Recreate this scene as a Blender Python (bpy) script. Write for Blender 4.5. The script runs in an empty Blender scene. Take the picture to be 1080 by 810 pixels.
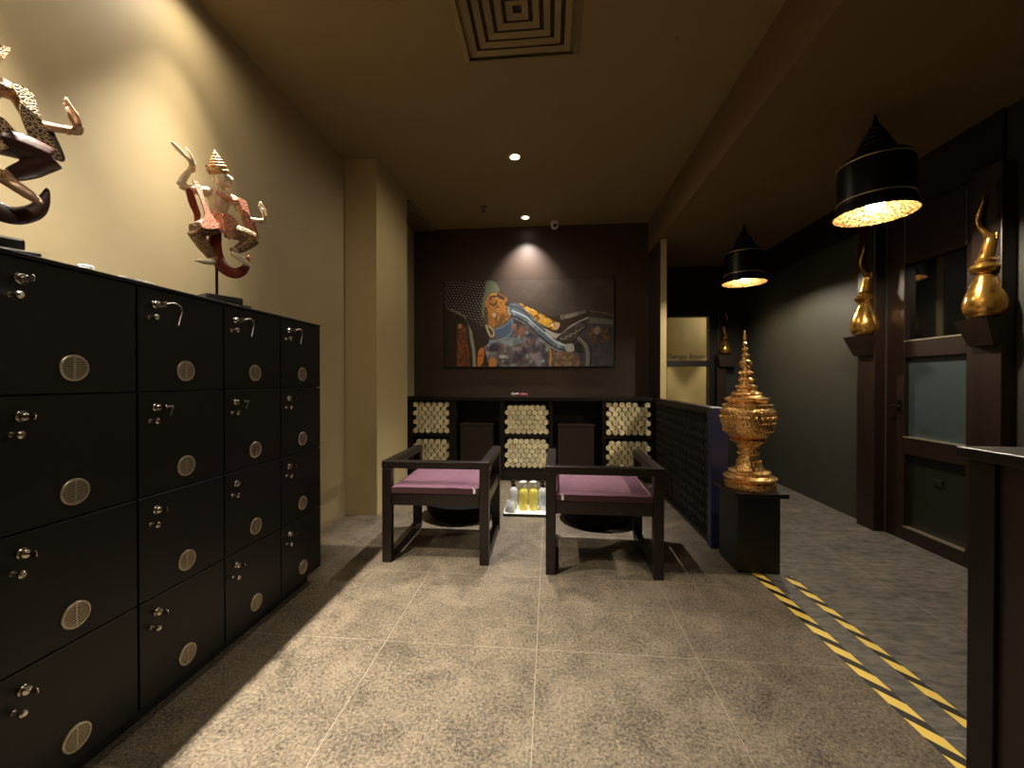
import bpy, bmesh, math, random
import numpy as np
from mathutils import Vector, Matrix, Euler
R = math.radians
rnd = random.Random(7)
scene = bpy.context.scene
COL = scene.collection

# ------------------------------------------------------------------ materials
def s2l(c):
    return tuple(((v/255.0+0.055)/1.055)**2.4 if v/255.0 > 0.04045 else v/255.0/12.92 for v in c)

def pm(name, col, rough=0.5, metal=0.0, var=0.0, vscale=8.0, bump=0.0, bscale=60.0, stretch=None,
       spec=0.5, coat=0.0, trans=0.0, emit=None, estr=0.0, detail=4.0):
    m = bpy.data.materials.new(name); m.use_nodes = True
    nt = m.node_tree; b = nt.nodes['Principled BSDF']
    c = s2l(col) + (1,)
    b.inputs['Base Color'].default_value = c
    b.inputs['Roughness'].default_value = rough
    b.inputs['Metallic'].default_value = metal
    b.inputs['Specular IOR Level'].default_value = spec
    b.inputs['Coat Weight'].default_value = coat
    b.inputs['Transmission Weight'].default_value = trans
    if emit:
        b.inputs['Emission Color'].default_value = tuple(emit) + (1,)
        b.inputs['Emission Strength'].default_value = estr
    if var or bump:
        tc = nt.nodes.new('ShaderNodeTexCoord'); mp = nt.nodes.new('ShaderNodeMapping')
        nt.links.new(tc.outputs['Object'], mp.inputs['Vector'])
        if stretch: mp.inputs['Scale'].default_value = stretch
        if var:
            n = nt.nodes.new('ShaderNodeTexNoise'); n.inputs['Scale'].default_value = vscale
            n.inputs['Detail'].default_value = detail
            nt.links.new(mp.outputs['Vector'], n.inputs['Vector'])
            r = nt.nodes.new('ShaderNodeValToRGB')
            r.color_ramp.elements[0].position = 0.3; r.color_ramp.elements[1].position = 0.7
            r.color_ramp.elements[0].color = tuple(max(0, x*(1-var)) for x in c[:3]) + (1,)
            r.color_ramp.elements[1].color = tuple(min(1, x*(1+var)) for x in c[:3]) + (1,)
            nt.links.new(n.outputs['Fac'], r.inputs['Fac']); nt.links.new(r.outputs['Color'], b.inputs['Base Color'])
        if bump:
            n2 = nt.nodes.new('ShaderNodeTexNoise'); n2.inputs['Scale'].default_value = bscale
            n2.inputs['Detail'].default_value = 5
            nt.links.new(mp.outputs['Vector'], n2.inputs['Vector'])
            bp = nt.nodes.new('ShaderNodeBump'); bp.inputs['Strength'].default_value = bump
            bp.inputs['Distance'].default_value = 0.01
            nt.links.new(n2.outputs['Fac'], bp.inputs['Height']); nt.links.new(bp.outputs['Normal'], b.inputs['Normal'])
    return m

def tile_mat(name, ca, cb, ox, oy, px, py, grout, rough, bscale, bump, stretch=(1,1,1)):
    """stone tile floor: mottled body, thin pale grout lines at the tile edges"""
    m = bpy.data.materials.new(name); m.use_nodes = True
    nt = m.node_tree; b = nt.nodes['Principled BSDF']; L = nt.links
    tc = nt.nodes.new('ShaderNodeTexCoord')
    sep = nt.nodes.new('ShaderNodeSeparateXYZ'); L.new(tc.outputs['Object'], sep.inputs[0])
    def line(out, o, p):
        a = nt.nodes.new('ShaderNodeMath'); a.operation = 'SUBTRACT'; L.new(out, a.inputs[0]); a.inputs[1].default_value = o
        pp = nt.nodes.new('ShaderNodeMath'); pp.operation = 'PINGPONG'; L.new(a.outputs[0], pp.inputs[0]); pp.inputs[1].default_value = p/2
        lt = nt.nodes.new('ShaderNodeMath'); lt.operation = 'LESS_THAN'; L.new(pp.outputs[0], lt.inputs[0]); lt.inputs[1].default_value = 0.0012
        return lt.outputs[0]
    mx = nt.nodes.new('ShaderNodeMath'); mx.operation = 'MAXIMUM'
    L.new(line(sep.outputs['X'], ox, px), mx.inputs[0]); L.new(line(sep.outputs['Y'], oy, py), mx.inputs[1])
    mp = nt.nodes.new('ShaderNodeMapping'); mp.inputs['Scale'].default_value = stretch
    L.new(tc.outputs['Object'], mp.inputs['Vector'])
    n1 = nt.nodes.new('ShaderNodeTexNoise'); n1.inputs['Scale'].default_value = 6; n1.inputs['Detail'].default_value = 9
    n1.inputs['Roughness'].default_value = 0.7; n1.inputs['Distortion'].default_value = 0.6
    L.new(mp.outputs['Vector'], n1.inputs['Vector'])
    n2 = nt.nodes.new('ShaderNodeTexNoise'); n2.inputs['Scale'].default_value = bscale; n2.inputs['Detail'].default_value = 8
    n2.inputs['Roughness'].default_value = 0.65; n2.inputs['Distortion'].default_value = 0.5
    L.new(mp.outputs['Vector'], n2.inputs['Vector'])
    ad = nt.nodes.new('ShaderNodeMath'); ad.operation = 'MULTIPLY_ADD'; ad.inputs[1].default_value = 0.34
    L.new(n1.outputs['Fac'], ad.inputs[0])
    m2 = nt.nodes.new('ShaderNodeMath'); m2.operation = 'MULTIPLY'; m2.inputs[1].default_value = 0.66
    L.new(n2.outputs['Fac'], m2.inputs[0]); L.new(m2.outputs[0], ad.inputs[2])
    rp = nt.nodes.new('ShaderNodeValToRGB'); L.new(ad.outputs[0], rp.inputs['Fac'])
    rp.color_ramp.elements[0].position = 0.40; rp.color_ramp.elements[1].position = 0.60
    rp.color_ramp.elements[0].color = s2l(ca) + (1,); rp.color_ramp.elements[1].color = s2l(cb) + (1,)
    mix = nt.nodes.new('ShaderNodeMixRGB'); L.new(mx.outputs[0], mix.inputs['Fac']); L.new(rp.outputs['Color'], mix.inputs[1])
    mix.inputs[2].default_value = s2l(grout) + (1,)
    L.new(mix.outputs[0], b.inputs['Base Color'])
    b.inputs['Roughness'].default_value = rough
    bp = nt.nodes.new('ShaderNodeBump'); bp.inputs['Strength'].default_value = bump; bp.inputs['Distance'].default_value = 0.008
    L.new(n2.outputs['Fac'], bp.inputs['Height']); L.new(bp.outputs['Normal'], b.inputs['Normal'])
    return m

M = {}
M['tile'] = tile_mat('stone_tile', (62,53,42), (140,126,105), -0.05, 1.585, 0.597, 0.59, (160,148,128), 0.48, 105, 1.0)
M['tile_hall'] = tile_mat('grey_stone_tile', (62,58,54), (112,105,98), 1.68, 1.9, 0.6, 0.6, (150,144,136), 0.5, 26, 0.6, (0.6,1.5,1))
M['khaki'] = pm('khaki_paint', (166,150,114), 0.6, var=0.05, vscale=2, bump=0.05, bscale=25)
M['cream'] = pm('cream_paint', (184,166,122), 0.6, var=0.03, vscale=2)
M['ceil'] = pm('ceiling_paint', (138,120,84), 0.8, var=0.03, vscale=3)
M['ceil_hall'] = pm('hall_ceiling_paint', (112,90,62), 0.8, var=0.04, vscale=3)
M['brownwall'] = pm('dark_brown_paint', (66,50,40), 0.42, var=0.06, vscale=3, bump=0.03, bscale=40)
M['greywall'] = pm('olive_grey_paint', (50,49,42), 0.6, var=0.05, vscale=2, bump=0.04, bscale=30)
M['blackwall'] = pm('black_paint', (22,20,17), 0.6, var=0.05, vscale=3)
M['darkface'] = pm('dark_wall_paint', (46,40,34), 0.5, var=0.05)
M['locker'] = pm('black_brown_laminate', (13,9,7), 0.42, spec=0.28, var=0.12, vscale=5, bump=0.03, bscale=200, stretch=(1,1,0.3))
M['lockerbox'] = pm('locker_carcass', (9,7,6), 0.5, var=0.1)
M['wood'] = pm('dark_stained_wood', (25,15,11), 0.36, var=0.22, vscale=6, bump=0.04, bscale=80, stretch=(2,2,14))
M['woodd'] = pm('near_black_wood', (20,14,11), 0.4, spec=0.35, var=0.2, vscale=6, bump=0.04, bscale=80, stretch=(2,14,2))
M['doorwood'] = pm('brown_door_wood', (31,18,12), 0.4, var=0.2, vscale=5, bump=0.03, bscale=80, stretch=(3,3,0.6))
M['navy'] = pm('navy_lacquer', (42,44,80), 0.35, var=0.06, vscale=4)
M['pedestal'] = pm('dark_pedestal_paint', (22,17,17), 0.4, var=0.08, vscale=4)
M['chrome'] = pm('bright_metal', (190,184,172), 0.25, 1.0)
M['steel'] = pm('vent_steel', (186,174,152), 0.42, 0.9)
M['darkslot'] = pm('dark_slot', (44,36,24), 0.7)
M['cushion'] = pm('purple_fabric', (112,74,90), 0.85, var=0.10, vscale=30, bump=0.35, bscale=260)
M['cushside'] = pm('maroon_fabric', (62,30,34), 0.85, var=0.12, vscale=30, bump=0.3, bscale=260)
M['white'] = pm('white_plastic', (225,222,215), 0.35)
M['blackp'] = pm('black_plastic', (14,14,15), 0.3)
M['basin'] = pm('black_basin', (5,5,5), 0.85, spec=0.2, var=0.1)
M['yellow'] = pm('yellow_soap', (250,236,110), 0.15, trans=0.12)
M['clear'] = pm('clear_plastic', (240,242,240), 0.08, trans=0.3)
M['label'] = pm('pale_label', (196,206,220), 0.5)
M['pink'] = pm('pink_plastic', (176,104,116), 0.4)
M['petal'] = pm('white_petal', (236,232,228), 0.6)
M['boxdark'] = pm('brown_box_vinyl', (38,27,20), 0.5, var=0.1, vscale=8, bump=0.05, bscale=200)
M['lampblack'] = pm('black_lamp_metal', (18,15,12), 0.35, 0.6, bump=0.15, bscale=120)
M['lamptrim'] = pm('worn_gold_trim', (200,180,130), 0.35, 0.9, var=0.2, vscale=40)
M['vblack'] = pm('black_enamel', (12,11,10), 0.3)
M['carved'] = pm('matt_carved_wood', (24,18,14), 0.55, var=0.2, vscale=20)
M['cord'] = pm('grey_cord', (92,86,76), 0.5)

# towels with slight individual tone
def towel_mat():
    m = pm('cream_towel', (250,236,198), 0.95, var=0.10, vscale=60, bump=0.5, bscale=400)
    nt = m.node_tree; b = nt.nodes['Principled BSDF']
    src = b.inputs['Base Color'].links[0].from_socket
    oi = nt.nodes.new('ShaderNodeObjectInfo'); hs = nt.nodes.new('ShaderNodeHueSaturation')
    mr = nt.nodes.new('ShaderNodeMapRange'); mr.inputs['To Min'].default_value = 0.8; mr.inputs['To Max'].default_value = 1.08
    nt.links.new(oi.outputs['Random'], mr.inputs['Value']); nt.links.new(mr.outputs[0], hs.inputs['Value'])
    nt.links.new(src, hs.inputs['Color']); nt.links.new(hs.outputs['Color'], b.inputs['Base Color'])
    return m
M['towel'] = towel_mat()

def ornate_gold(name, ca, cb, scale, bump, rough=0.28):
    m = bpy.data.materials.new(name); m.use_nodes = True
    nt = m.node_tree; b = nt.nodes['Principled BSDF']; L = nt.links
    tc = nt.nodes.new('ShaderNodeTexCoord')
    v = nt.nodes.new('ShaderNodeTexVoronoi'); v.inputs['Scale'].default_value = scale; v.feature = 'SMOOTH_F1'
    n = nt.nodes.new('ShaderNodeTexNoise'); n.inputs['Scale'].default_value = scale*1.4; n.inputs['Detail'].default_value = 4
    L.new(tc.outputs['Object'], v.inputs['Vector']); L.new(tc.outputs['Object'], n.inputs['Vector'])
    ad = nt.nodes.new('ShaderNodeMath'); ad.operation = 'ADD'
    L.new(v.outputs['Distance'], ad.inputs[0]); L.new(n.outputs['Fac'], ad.inputs[1])
    r = nt.nodes.new('ShaderNodeValToRGB'); L.new(ad.outputs[0], r.inputs['Fac'])
    r.color_ramp.elements[0].position = 0.5; r.color_ramp.elements[0].color = s2l(ca) + (1,)
    r.color_ramp.elements[1].position = 0.95; r.color_ramp.elements[1].color = s2l(cb) + (1,)
    L.new(r.outputs['Color'], b.inputs['Base Color'])
    b.inputs['Metallic'].default_value = 0.9; b.inputs['Roughness'].default_value = rough
    bp = nt.nodes.new('ShaderNodeBump'); bp.inputs['Strength'].default_value = bump; bp.inputs['Distance'].default_value = 0.006
    L.new(ad.outputs[0], bp.inputs['Height']); L.new(bp.outputs['Normal'], b.inputs['Normal'])
    return m
M['gold'] = ornate_gold('chased_gold', (120,72,36), (252,204,134), 90, 0.6, 0.24)
M['goldsmooth'] = ornate_gold('aged_gold_leaf', (120,70,26), (214,164,84), 22, 0.25, 0.2)
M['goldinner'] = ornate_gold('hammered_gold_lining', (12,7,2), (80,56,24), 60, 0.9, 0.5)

def patterned(name, ca, cb, scale):
    """cloth with a small carved all-over pattern"""
    m = bpy.data.materials.new(name); m.use_nodes = True
    nt = m.node_tree; b = nt.nodes['Principled BSDF']; L = nt.links
    tc = nt.nodes.new('ShaderNodeTexCoord')
    v = nt.nodes.new('ShaderNodeTexVoronoi'); v.inputs['Scale'].default_value = scale; v.feature = 'DISTANCE_TO_EDGE'
    L.new(tc.outputs['Object'], v.inputs['Vector'])
    r = nt.nodes.new('ShaderNodeValToRGB'); L.new(v.outputs['Distance'], r.inputs['Fac'])
    r.color_ramp.elements[0].position = 0.045; r.color_ramp.elements[0].color = s2l(ca) + (1,)
    r.color_ramp.elements[1].position = 0.11; r.color_ramp.elements[1].color = s2l(cb) + (1,)
    L.new(r.outputs['Color'], b.inputs['Base Color']); b.inputs['Roughness'].default_value = 0.5
    bp = nt.nodes.new('ShaderNodeBump'); bp.inputs['Strength'].default_value = 0.6; bp.inputs['Distance'].default_value = 0.004
    L.new(v.outputs['Distance'], bp.inputs['Height']); L.new(bp.outputs['Normal'], b.inputs['Normal'])
    return m

def glass_mat(name, tint, refl, gcol=(1,1,1), rough=0.02):
    m = bpy.data.materials.new(name); m.use_nodes = True
    nt = m.node_tree; nt.nodes.remove(nt.nodes['Principled BSDF']); out = nt.nodes['Material Output']
    t = nt.nodes.new('ShaderNodeBsdfTransparent'); t.inputs[0].default_value = tuple(tint) + (1,)
    g = nt.nodes.new('ShaderNodeBsdfGlossy'); g.inputs['Roughness'].default_value = rough; g.inputs[0].default_value = tuple(gcol) + (1,)
    f = nt.nodes.new('ShaderNodeFresnel'); f.inputs[0].default_value = refl
    mx = nt.nodes.new('ShaderNodeMixShader')
    nt.links.new(f.outputs[0], mx.inputs[0]); nt.links.new(t.outputs[0], mx.inputs[1]); nt.links.new(g.outputs[0], mx.inputs[2])
    nt.links.new(mx.outputs[0], out.inputs[0])
    return m
M['pane'] = glass_mat('clear_pane', (0.85,0.85,0.8), 1.35)
M['darkglass'] = pm('dark_reflective_glass', (8,8,8), 0.04, spec=0.8)
M['frosted'] = pm('frosted_blue_grey_glass', (54,64,66), 0.35, var=0.05, vscale=60, bump=0.05, bscale=150)
M['lowerpanel'] = pm('dark_door_panel', (26,24,19), 0.4, var=0.1)

def emis(name, col, strength):
    m = bpy.data.materials.new(name); m.use_nodes = True
    nt = m.node_tree; nt.nodes.remove(nt.nodes['Principled BSDF'])
    e = nt.nodes.new('ShaderNodeEmission'); e.inputs[0].default_value = tuple(col) + (1,); e.inputs[1].default_value = strength
    nt.links.new(e.outputs[0], nt.nodes['Material Output'].inputs[0])
    return m
M['bulb'] = emis('glowing_bulb', (1.0,0.88,0.68), 1000)
M['led'] = emis('glowing_led', (1.0,0.93,0.82), 60)
M['ledsoft'] = emis('glowing_led_warm', (1.0,0.88,0.7), 12)

def hazard_mat():
    m = bpy.data.materials.new('hazard_tape'); m.use_nodes = True
    nt = m.node_tree; b = nt.nodes['Principled BSDF']; L = nt.links
    tc = nt.nodes.new('ShaderNodeTexCoord'); sp = nt.nodes.new('ShaderNodeSeparateXYZ'); L.new(tc.outputs['Object'], sp.inputs[0])
    a = nt.nodes.new('ShaderNodeMath'); a.operation = 'MULTIPLY_ADD'; a.inputs[1].default_value = 1.35
    L.new(sp.outputs['X'], a.inputs[0]); L.new(sp.outputs['Y'], a.inputs[2])
    f = nt.nodes.new('ShaderNodeMath'); f.operation = 'DIVIDE'; f.inputs[1].default_value = 0.125; L.new(a.outputs[0], f.inputs[0])
    fr = nt.nodes.new('ShaderNodeMath'); fr.operation = 'FRACT'; L.new(f.outputs[0], fr.inputs[0])
    lt = nt.nodes.new('ShaderNodeMath'); lt.operation = 'LESS_THAN'; lt.inputs[1].default_value = 0.56; L.new(fr.outputs[0], lt.inputs[0])
    mx = nt.nodes.new('ShaderNodeMixRGB'); L.new(lt.outputs[0], mx.inputs['Fac'])
    mx.inputs[1].default_value = s2l((22,20,18)) + (1,); mx.inputs[2].default_value = s2l((242,208,96)) + (1,)
    L.new(mx.outputs[0], b.inputs['Base Color']); b.inputs['Roughness'].default_value = 0.45
    return m
M['hazard'] = hazard_mat()

# ------------------------------------------------------------------ helpers
def wloc(o):
    v = Vector((0,0,0))
    while o: v += o.location; o = o.parent
    return v

def obj(name, bm, mat, parent=None, local=False, smooth=False, autos=None):
    """link a bmesh as one object. World coordinates unless local=True"""
    off = Vector((0,0,0))
    if not local and parent is not None: off = wloc(parent)
    if off.length: bmesh.ops.translate(bm, verts=bm.verts, vec=-off)
    bmesh.ops.recalc_face_normals(bm, faces=bm.faces)
    me = bpy.data.meshes.new(name); bm.to_mesh(me); bm.free()
    o = bpy.data.objects.new(name, me); COL.objects.link(o)
    for m in (mat if isinstance(mat, (list,tuple)) else [mat]): me.materials.append(m)
    if parent is not None: o.parent = parent
    if smooth:
        for p in me.polygons: p.use_smooth = True
        if autos: me.set_sharp_from_angle(angle=R(autos))
    return o

def tag(o, label=None, cat=None, group=None, kind=None):
    if label: o['label'] = label
    if cat: o['category'] = cat
    if group: o['group'] = group
    if kind: o['kind'] = kind
    return o

def thing(name, label, cat, loc=(0,0,0), rz=0.0, group=None):
    o = bpy.data.objects.new(name, None); COL.objects.link(o)
    o.location = loc; o.rotation_euler = (0,0,rz); o.empty_display_size = 0.1
    return tag(o, label, cat, group)

def struct(name, bm, mat, parent=None, **k):
    o = obj(name, bm, mat, parent, **k); o['kind'] = 'structure'; return o

def box(bm, x0, x1, y0, y1, z0, z1, bev=0.0, seg=2, mi=0):
    r = bmesh.ops.create_cube(bm, size=1.0)
    vs = r['verts']
    for v in vs:
        v.co = Vector(((x0+x1)/2 + v.co.x*(x1-x0), (y0+y1)/2 + v.co.y*(y1-y0), (z0+z1)/2 + v.co.z*(z1-z0)))
    fs = set(f for v in vs for f in v.link_faces)
    if mi:
        for f in fs: f.material_index = mi
    if bev:
        es = list(set(e for v in vs for e in v.link_edges))
        bmesh.ops.bevel(bm, geom=es, offset=bev, segments=seg, affect='EDGES', profile=0.5)
    return bm

def B(x0, x1, y0, y1, z0, z1, bev=0.0, seg=2):
    return box(bmesh.new(), x0, x1, y0, y1, z0, z1, bev, seg)

def lathe(bm, prof, c=(0,0,0), n=32, axis='Z', lean=0.0, cap=True, mi=0):
    """profile [(r, z)...] revolved about a vertical (or y / x) axis through c"""
    rings = []
    for r, z in prof:
        ring = []
        for i in range(n):
            a = 2*math.pi*i/n
            p = (r*math.cos(a), r*math.sin(a), z)
            if axis == 'Y': p = (p[0], z, p[1])
            if axis == 'X': p = (z, p[0], p[1])
            ring.append(bm.verts.new((c[0]+p[0]+lean*z, c[1]+p[1], c[2]+p[2])))
        rings.append(ring)
    for a, b in zip(rings[:-1], rings[1:]):
        for i in range(n):
            f = bm.faces.new((a[i], a[(i+1)%n], b[(i+1)%n], b[i])); f.material_index = mi
    if cap:
        for rg in (rings[0], rings[-1]):
            f = bm.faces.new(rg); f.material_index = mi
    return bm

def cat_pts(pts, rad, sub):
    P = [Vector(p) for p in pts]; out = []; rr = []
    n = len(P)
    for i in range(n-1):
        p0 = P[max(i-1,0)]; p1 = P[i]; p2 = P[i+1]; p3 = P[min(i+2,n-1)]
        for k in range(sub):
            t = k/sub
            q = 0.5*((2*p1) + (p2-p0)*t + (2*p0-5*p1+4*p2-p3)*t*t + (3*p1-p0-3*p2+p3)*t**3)
            out.append(q); rr.append(rad[i]*(1-t)+rad[i+1]*t)
    out.append(P[-1]); rr.append(rad[-1])
    return out, rr

def tube(bm, pts, rad, n=8, sub=4, flat=1.0, mi=0):
    """tapering tube along a smooth path; flat squashes the local second axis"""
    if not isinstance(rad, (list,tuple)): rad = [rad]*len(pts)
    P, rr = cat_pts(pts, rad, sub) if sub > 1 else ([Vector(p) for p in pts], list(rad))
    rings = []; up = None
    for i, p in enumerate(P):
        d = (P[min(i+1,len(P)-1)] - P[max(i-1,0)]).normalized()
        if up is None:
            up = Vector((0,1,0)) if abs(d.y) < 0.9 else Vector((1,0,0))
        s = d.cross(up).normalized(); up = s.cross(d).normalized()
        rings.append([bm.verts.new(p + s*(rr[i]*math.cos(2*math.pi*k/n)) + up*(rr[i]*flat*math.sin(2*math.pi*k/n))) for k in range(n)])
    for a, b in zip(rings[:-1], rings[1:]):
        for k in range(n):
            f = bm.faces.new((a[k], a[(k+1)%n], b[(k+1)%n], b[k])); f.material_index = mi
    bm.faces.new(rings[0]); bm.faces.new(rings[-1])
    return bm

def ball(bm, c, r, rot=None, sub=3, mi=0):
    res = bmesh.ops.create_icosphere(bm, subdivisions=sub, radius=1.0)
    rx = r if isinstance(r, (tuple,list)) else (r,r,r)
    m = Matrix.Translation(c) @ (Euler(rot).to_matrix().to_4x4() if rot else Matrix()) @ Matrix.Diagonal((*rx,1))
    bmesh.ops.transform(bm, matrix=m, verts=res['verts'])
    return bm

def slab(bm, poly, th, y0=0.0, curve=None):
    """outline in local x-z, extruded in y (thickness th), grid-free prism; curve(x,z)->y offset"""
    f1 = []; f2 = []
    for x, z in poly:
        yy = y0 + (curve(x, z) if curve else 0)
        f1.append(bm.verts.new((x, yy-th/2, z))); f2.append(bm.verts.new((x, yy+th/2, z)))
    n = len(poly)
    bm.faces.new(f1); bm.faces.new(list(reversed(f2)))
    for i in range(n):
        bm.faces.new((f1[i], f1[(i+1)%n], f2[(i+1)%n], f2[i]))
    return bm

def smooth_poly(poly, sub=4):
    n = len(poly); out = []
    for i in range(n):
        p0, p1, p2, p3 = (Vector(poly[(i+k)%n]) for k in (-1,0,1,2))
        for k in range(sub):
            t = k/sub
            out.append(tuple(0.5*((2*p1)+(p2-p0)*t+(2*p0-5*p1+4*p2-p3)*t*t+(3*p1-p0-3*p2+p3)*t**3)))
    return out

def remeshed(bm, voxel, smooth=2):
    """one continuous skin round overlapping shapes; returns a new bmesh"""
    bmesh.ops.recalc_face_normals(bm, faces=bm.faces)
    me = bpy.data.meshes.new('tmp'); bm.to_mesh(me); bm.free()
    o = bpy.data.objects.new('tmp', me); COL.objects.link(o)
    r = o.modifiers.new('r', 'REMESH'); r.mode = 'VOXEL'; r.voxel_size = voxel
    s = o.modifiers.new('s', 'SMOOTH'); s.iterations = smooth; s.factor = 0.5
    dg = bpy.context.evaluated_depsgraph_get()
    e = bpy.data.meshes.new_from_object(o.evaluated_get(dg))
    b2 = bmesh.new(); b2.from_mesh(e)
    bpy.data.objects.remove(o); bpy.data.meshes.remove(me); bpy.data.meshes.remove(e)
    return b2

def copy_tree(o, parent=None):
    c = o.copy(); COL.objects.link(c)
    if parent is not None: c.parent = parent; c.matrix_parent_inverse = o.matrix_parent_inverse.copy()
    for ch in list(o.children): copy_tree(ch, c)
    return c

# ------------------------------------------------------------------ room shell
WL, WR, YB, YF, YBK = -1.57, 2.28, 4.57, 5.15, -1.6
CZ, HZ, BX = 2.73, 2.40, 1.05
struct('floor', B(-1.9, 1.10, -1.8, 5.3, -0.08, 0.0), M['tile'])
struct('floor_hall', B(1.10, 2.5, -1.8, 6.6, -0.08, 0.0), M['tile_hall'])
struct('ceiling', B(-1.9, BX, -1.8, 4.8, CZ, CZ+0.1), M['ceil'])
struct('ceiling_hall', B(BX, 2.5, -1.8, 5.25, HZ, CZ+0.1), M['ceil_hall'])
struct('wall_left', B(WL-0.1, WL, -1.8, 4.7, 0, CZ), M['khaki'])
struct('wall_left_pilaster', B(WL, -1.318, 3.06, 3.74, 0, CZ), M['cream'])
struct('wall_left_return', B(WL, -1.53, 3.74, YB, 0, CZ), M['khaki'])
struct('wall_back', B(-1.53, 1.063, YB, YB+0.1, 0, CZ), M['brownwall'])
bm = B(1.063, 1.12, 4.12, YF, 0, CZ)
for f in bm.faces: f.material_index = 1 if f.calc_center_median().y < 4.13 else 0
struct('wall_partition', bm, [M['darkface'], M['cream']])
struct('wall_rear', B(-1.7, 2.4, YBK-0.1, YBK, 0, CZ), M['khaki'])
# right wall round the dark door: opening y 2.42..3.04, z 0..2.05
struct('wall_right_far', B(WR, WR+0.1, 3.04, YF+0.1, 0, HZ), M['greywall'])
struct('wall_right_near', B(WR, WR+0.1, -1.8, 2.42, 0, HZ), M['greywall'])
struct('wall_right_lintel', B(WR, WR+0.1, 2.42, 3.04, 2.1, HZ), M['blackwall'])
struct('trim_1', B(WR-0.02, WR, 2.3, YF, 2.12, HZ, 0.004), M['blackwall'])
# far hall wall round the glazed door: opening x 1.34..1.95
struct('wall_far_left', B(1.12, 1.34, YF, YF+0.1, 0, HZ), M['blackwall'])
struct('wall_far_right', B(1.95, 3.3, YF, YF+0.1, 0, HZ+0.2), M['blackwall'])
struct('wall_far_lintel', B(1.34, 1.95, YF, YF+0.1, 1.87, HZ), M['blackwall'])
# room behind the glazed door
struct('wall_inner_back', B(0.4, 3.3, 6.1, 6.2, 0, 2.5), M['cream'])
struct('wall_inner_left', B(0.3, 0.4, 5.25, 6.2, 0, 2.5), M['khaki'])
struct('wall_inner_right', B(3.2, 3.3, 5.25, 6.2, 0, 2.5), M['khaki'])
struct('ceiling_inner', B(0.3, 3.3, 5.25, 6.2, 2.5, 2.6), M['ceil'])
struct('floor_inner', B(0.3, 1.10, 5.3, 6.2, -0.08, 0.0), M['tile_hall'])
struct('floor_inner_right', B(2.5, 3.3, 5.25, 6.2, -0.08, 0.0), M['tile_hall'])

# glazed far door
d1 = bpy.data.objects.new('door_1', None); COL.objects.link(d1); d1.location = (1.645, YF, 0); d1['kind'] = 'structure'
bm = bmesh.new()
for a in [(1.34,1.40,0,1.87), (1.885,1.95,0,1.87), (1.40,1.885,1.80,1.87), (1.40,1.885,1.205,1.275), (1.40,1.885,0.0,0.62)]:
    box(bm, a[0], a[1], YF-0.03, YF+0.07, a[2], a[3], 0.004)
obj('door_frame', bm, M['woodd'], d1)
obj('upper_pane', B(1.40,1.885, YF+0.012, YF+0.02, 1.275, 1.80), M['pane'], d1)
obj('lower_pane', B(1.40,1.885, YF+0.012, YF+0.02, 0.62, 1.205), M['pane'], d1)
bm = bmesh.new()
box(bm, 1.955, 2.06, YF-0.09, YF-0.001, 0, 1.20, 0.004)
box(bm, 1.975, 2.04, YF-0.04, YF-0.001, 1.20, 1.87, 0.004)
obj('jamb_post', bm, M['doorwood'], d1)
bm = bmesh.new(); slab(bm, [(1.965,1.20),(2.125,1.20),(2.145,1.335),(1.945,1.335)], 0.14, YF-0.075)
obj('bracket_shelf', bm, M['doorwood'], d1)
def text_mesh(body, size, shear, extrude):
    cu = bpy.data.curves.new('t', 'FONT'); cu.body = body; cu.size = size; cu.shear = shear; cu.extrude = extrude
    cu.space_character = 1.02; cu.offset = 0.0012
    o = bpy.data.objects.new('t', cu); COL.objects.link(o)
    dg = bpy.context.evaluated_depsgraph_get()
    me = bpy.data.meshes.new_from_object(o.evaluated_get(dg)); bpy.data.objects.remove(o)
    b = bmesh.new(); b.from_mesh(me); bpy.data.meshes.remove(me)
    return b
bm = text_mesh('Therapy Room', 0.083, 0.25, 0.001)
xs = [v.co.x for v in bm.verts]; k = 0.455/(max(xs)-min(xs))
bmesh.ops.transform(bm, matrix=Matrix.Translation((1.385, YF+0.008, 1.298)) @ Matrix.Rotation(R(90), 4, 'X') @ Matrix.Diagonal((k,1,1,1)), verts=bm.verts)
tag(obj('sign_lettering', bm, M['vblack'], d1), 'dark slanted lettering Therapy Room')

# dark right-hand door
d2 = bpy.data.objects.new('door_2', None); COL.objects.link(d2); d2.location = (WR, 2.73, 0); d2['kind'] = 'structure'
bm = bmesh.new()
for y0, y1, z0, z1 in [(2.42,2.50,0,2.1), (2.90,3.04,0,2.1), (2.50,2.90,1.78,2.1), (2.50,2.90,1.18,1.29), (2.50,2.90,0.56,0.67), (2.50,2.90,0.0,0.09)]:
    box(bm, WR+0.0, WR+0.06, y0, y1, z0, z1, 0.004)
obj('door_leaf', bm, M['doorwood'], d2)
obj('transom_pane', B(WR+0.035, WR+0.043, 2.50,2.90, 1.29,1.78), M['darkglass'], d2)
obj('frosted_pane', B(WR+0.03, WR+0.04, 2.50,2.90, 0.67,1.18), M['frosted'], d2)
obj('lower_panel', B(WR+0.03, WR+0.04, 2.50,2.90, 0.09,0.56), M['lowerpanel'], d2)
bm = bmesh.new()
for y0,y1,z0,z1 in [(2.50,2.90,1.283,1.292),(2.50,2.90,0.665,0.673),(2.50,2.90,0.086,0.093)]: box(bm, WR-0.004, WR+0.03, y0,y1,z0,z1)
obj('glazing_bead', bm, M['steel'], d2)
bm = bmesh.new(); box(bm, WR-0.012, WR-0.001, 2.925, 2.945, 0.83, 0.91, 0.003); tube(bm, [(WR-0.012,2.935,0.87),(WR-0.045,2.935,0.87),(WR-0.045,2.90,0.868),(WR-0.045,2.86,0.866)], 0.006, 8, 3)
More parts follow.
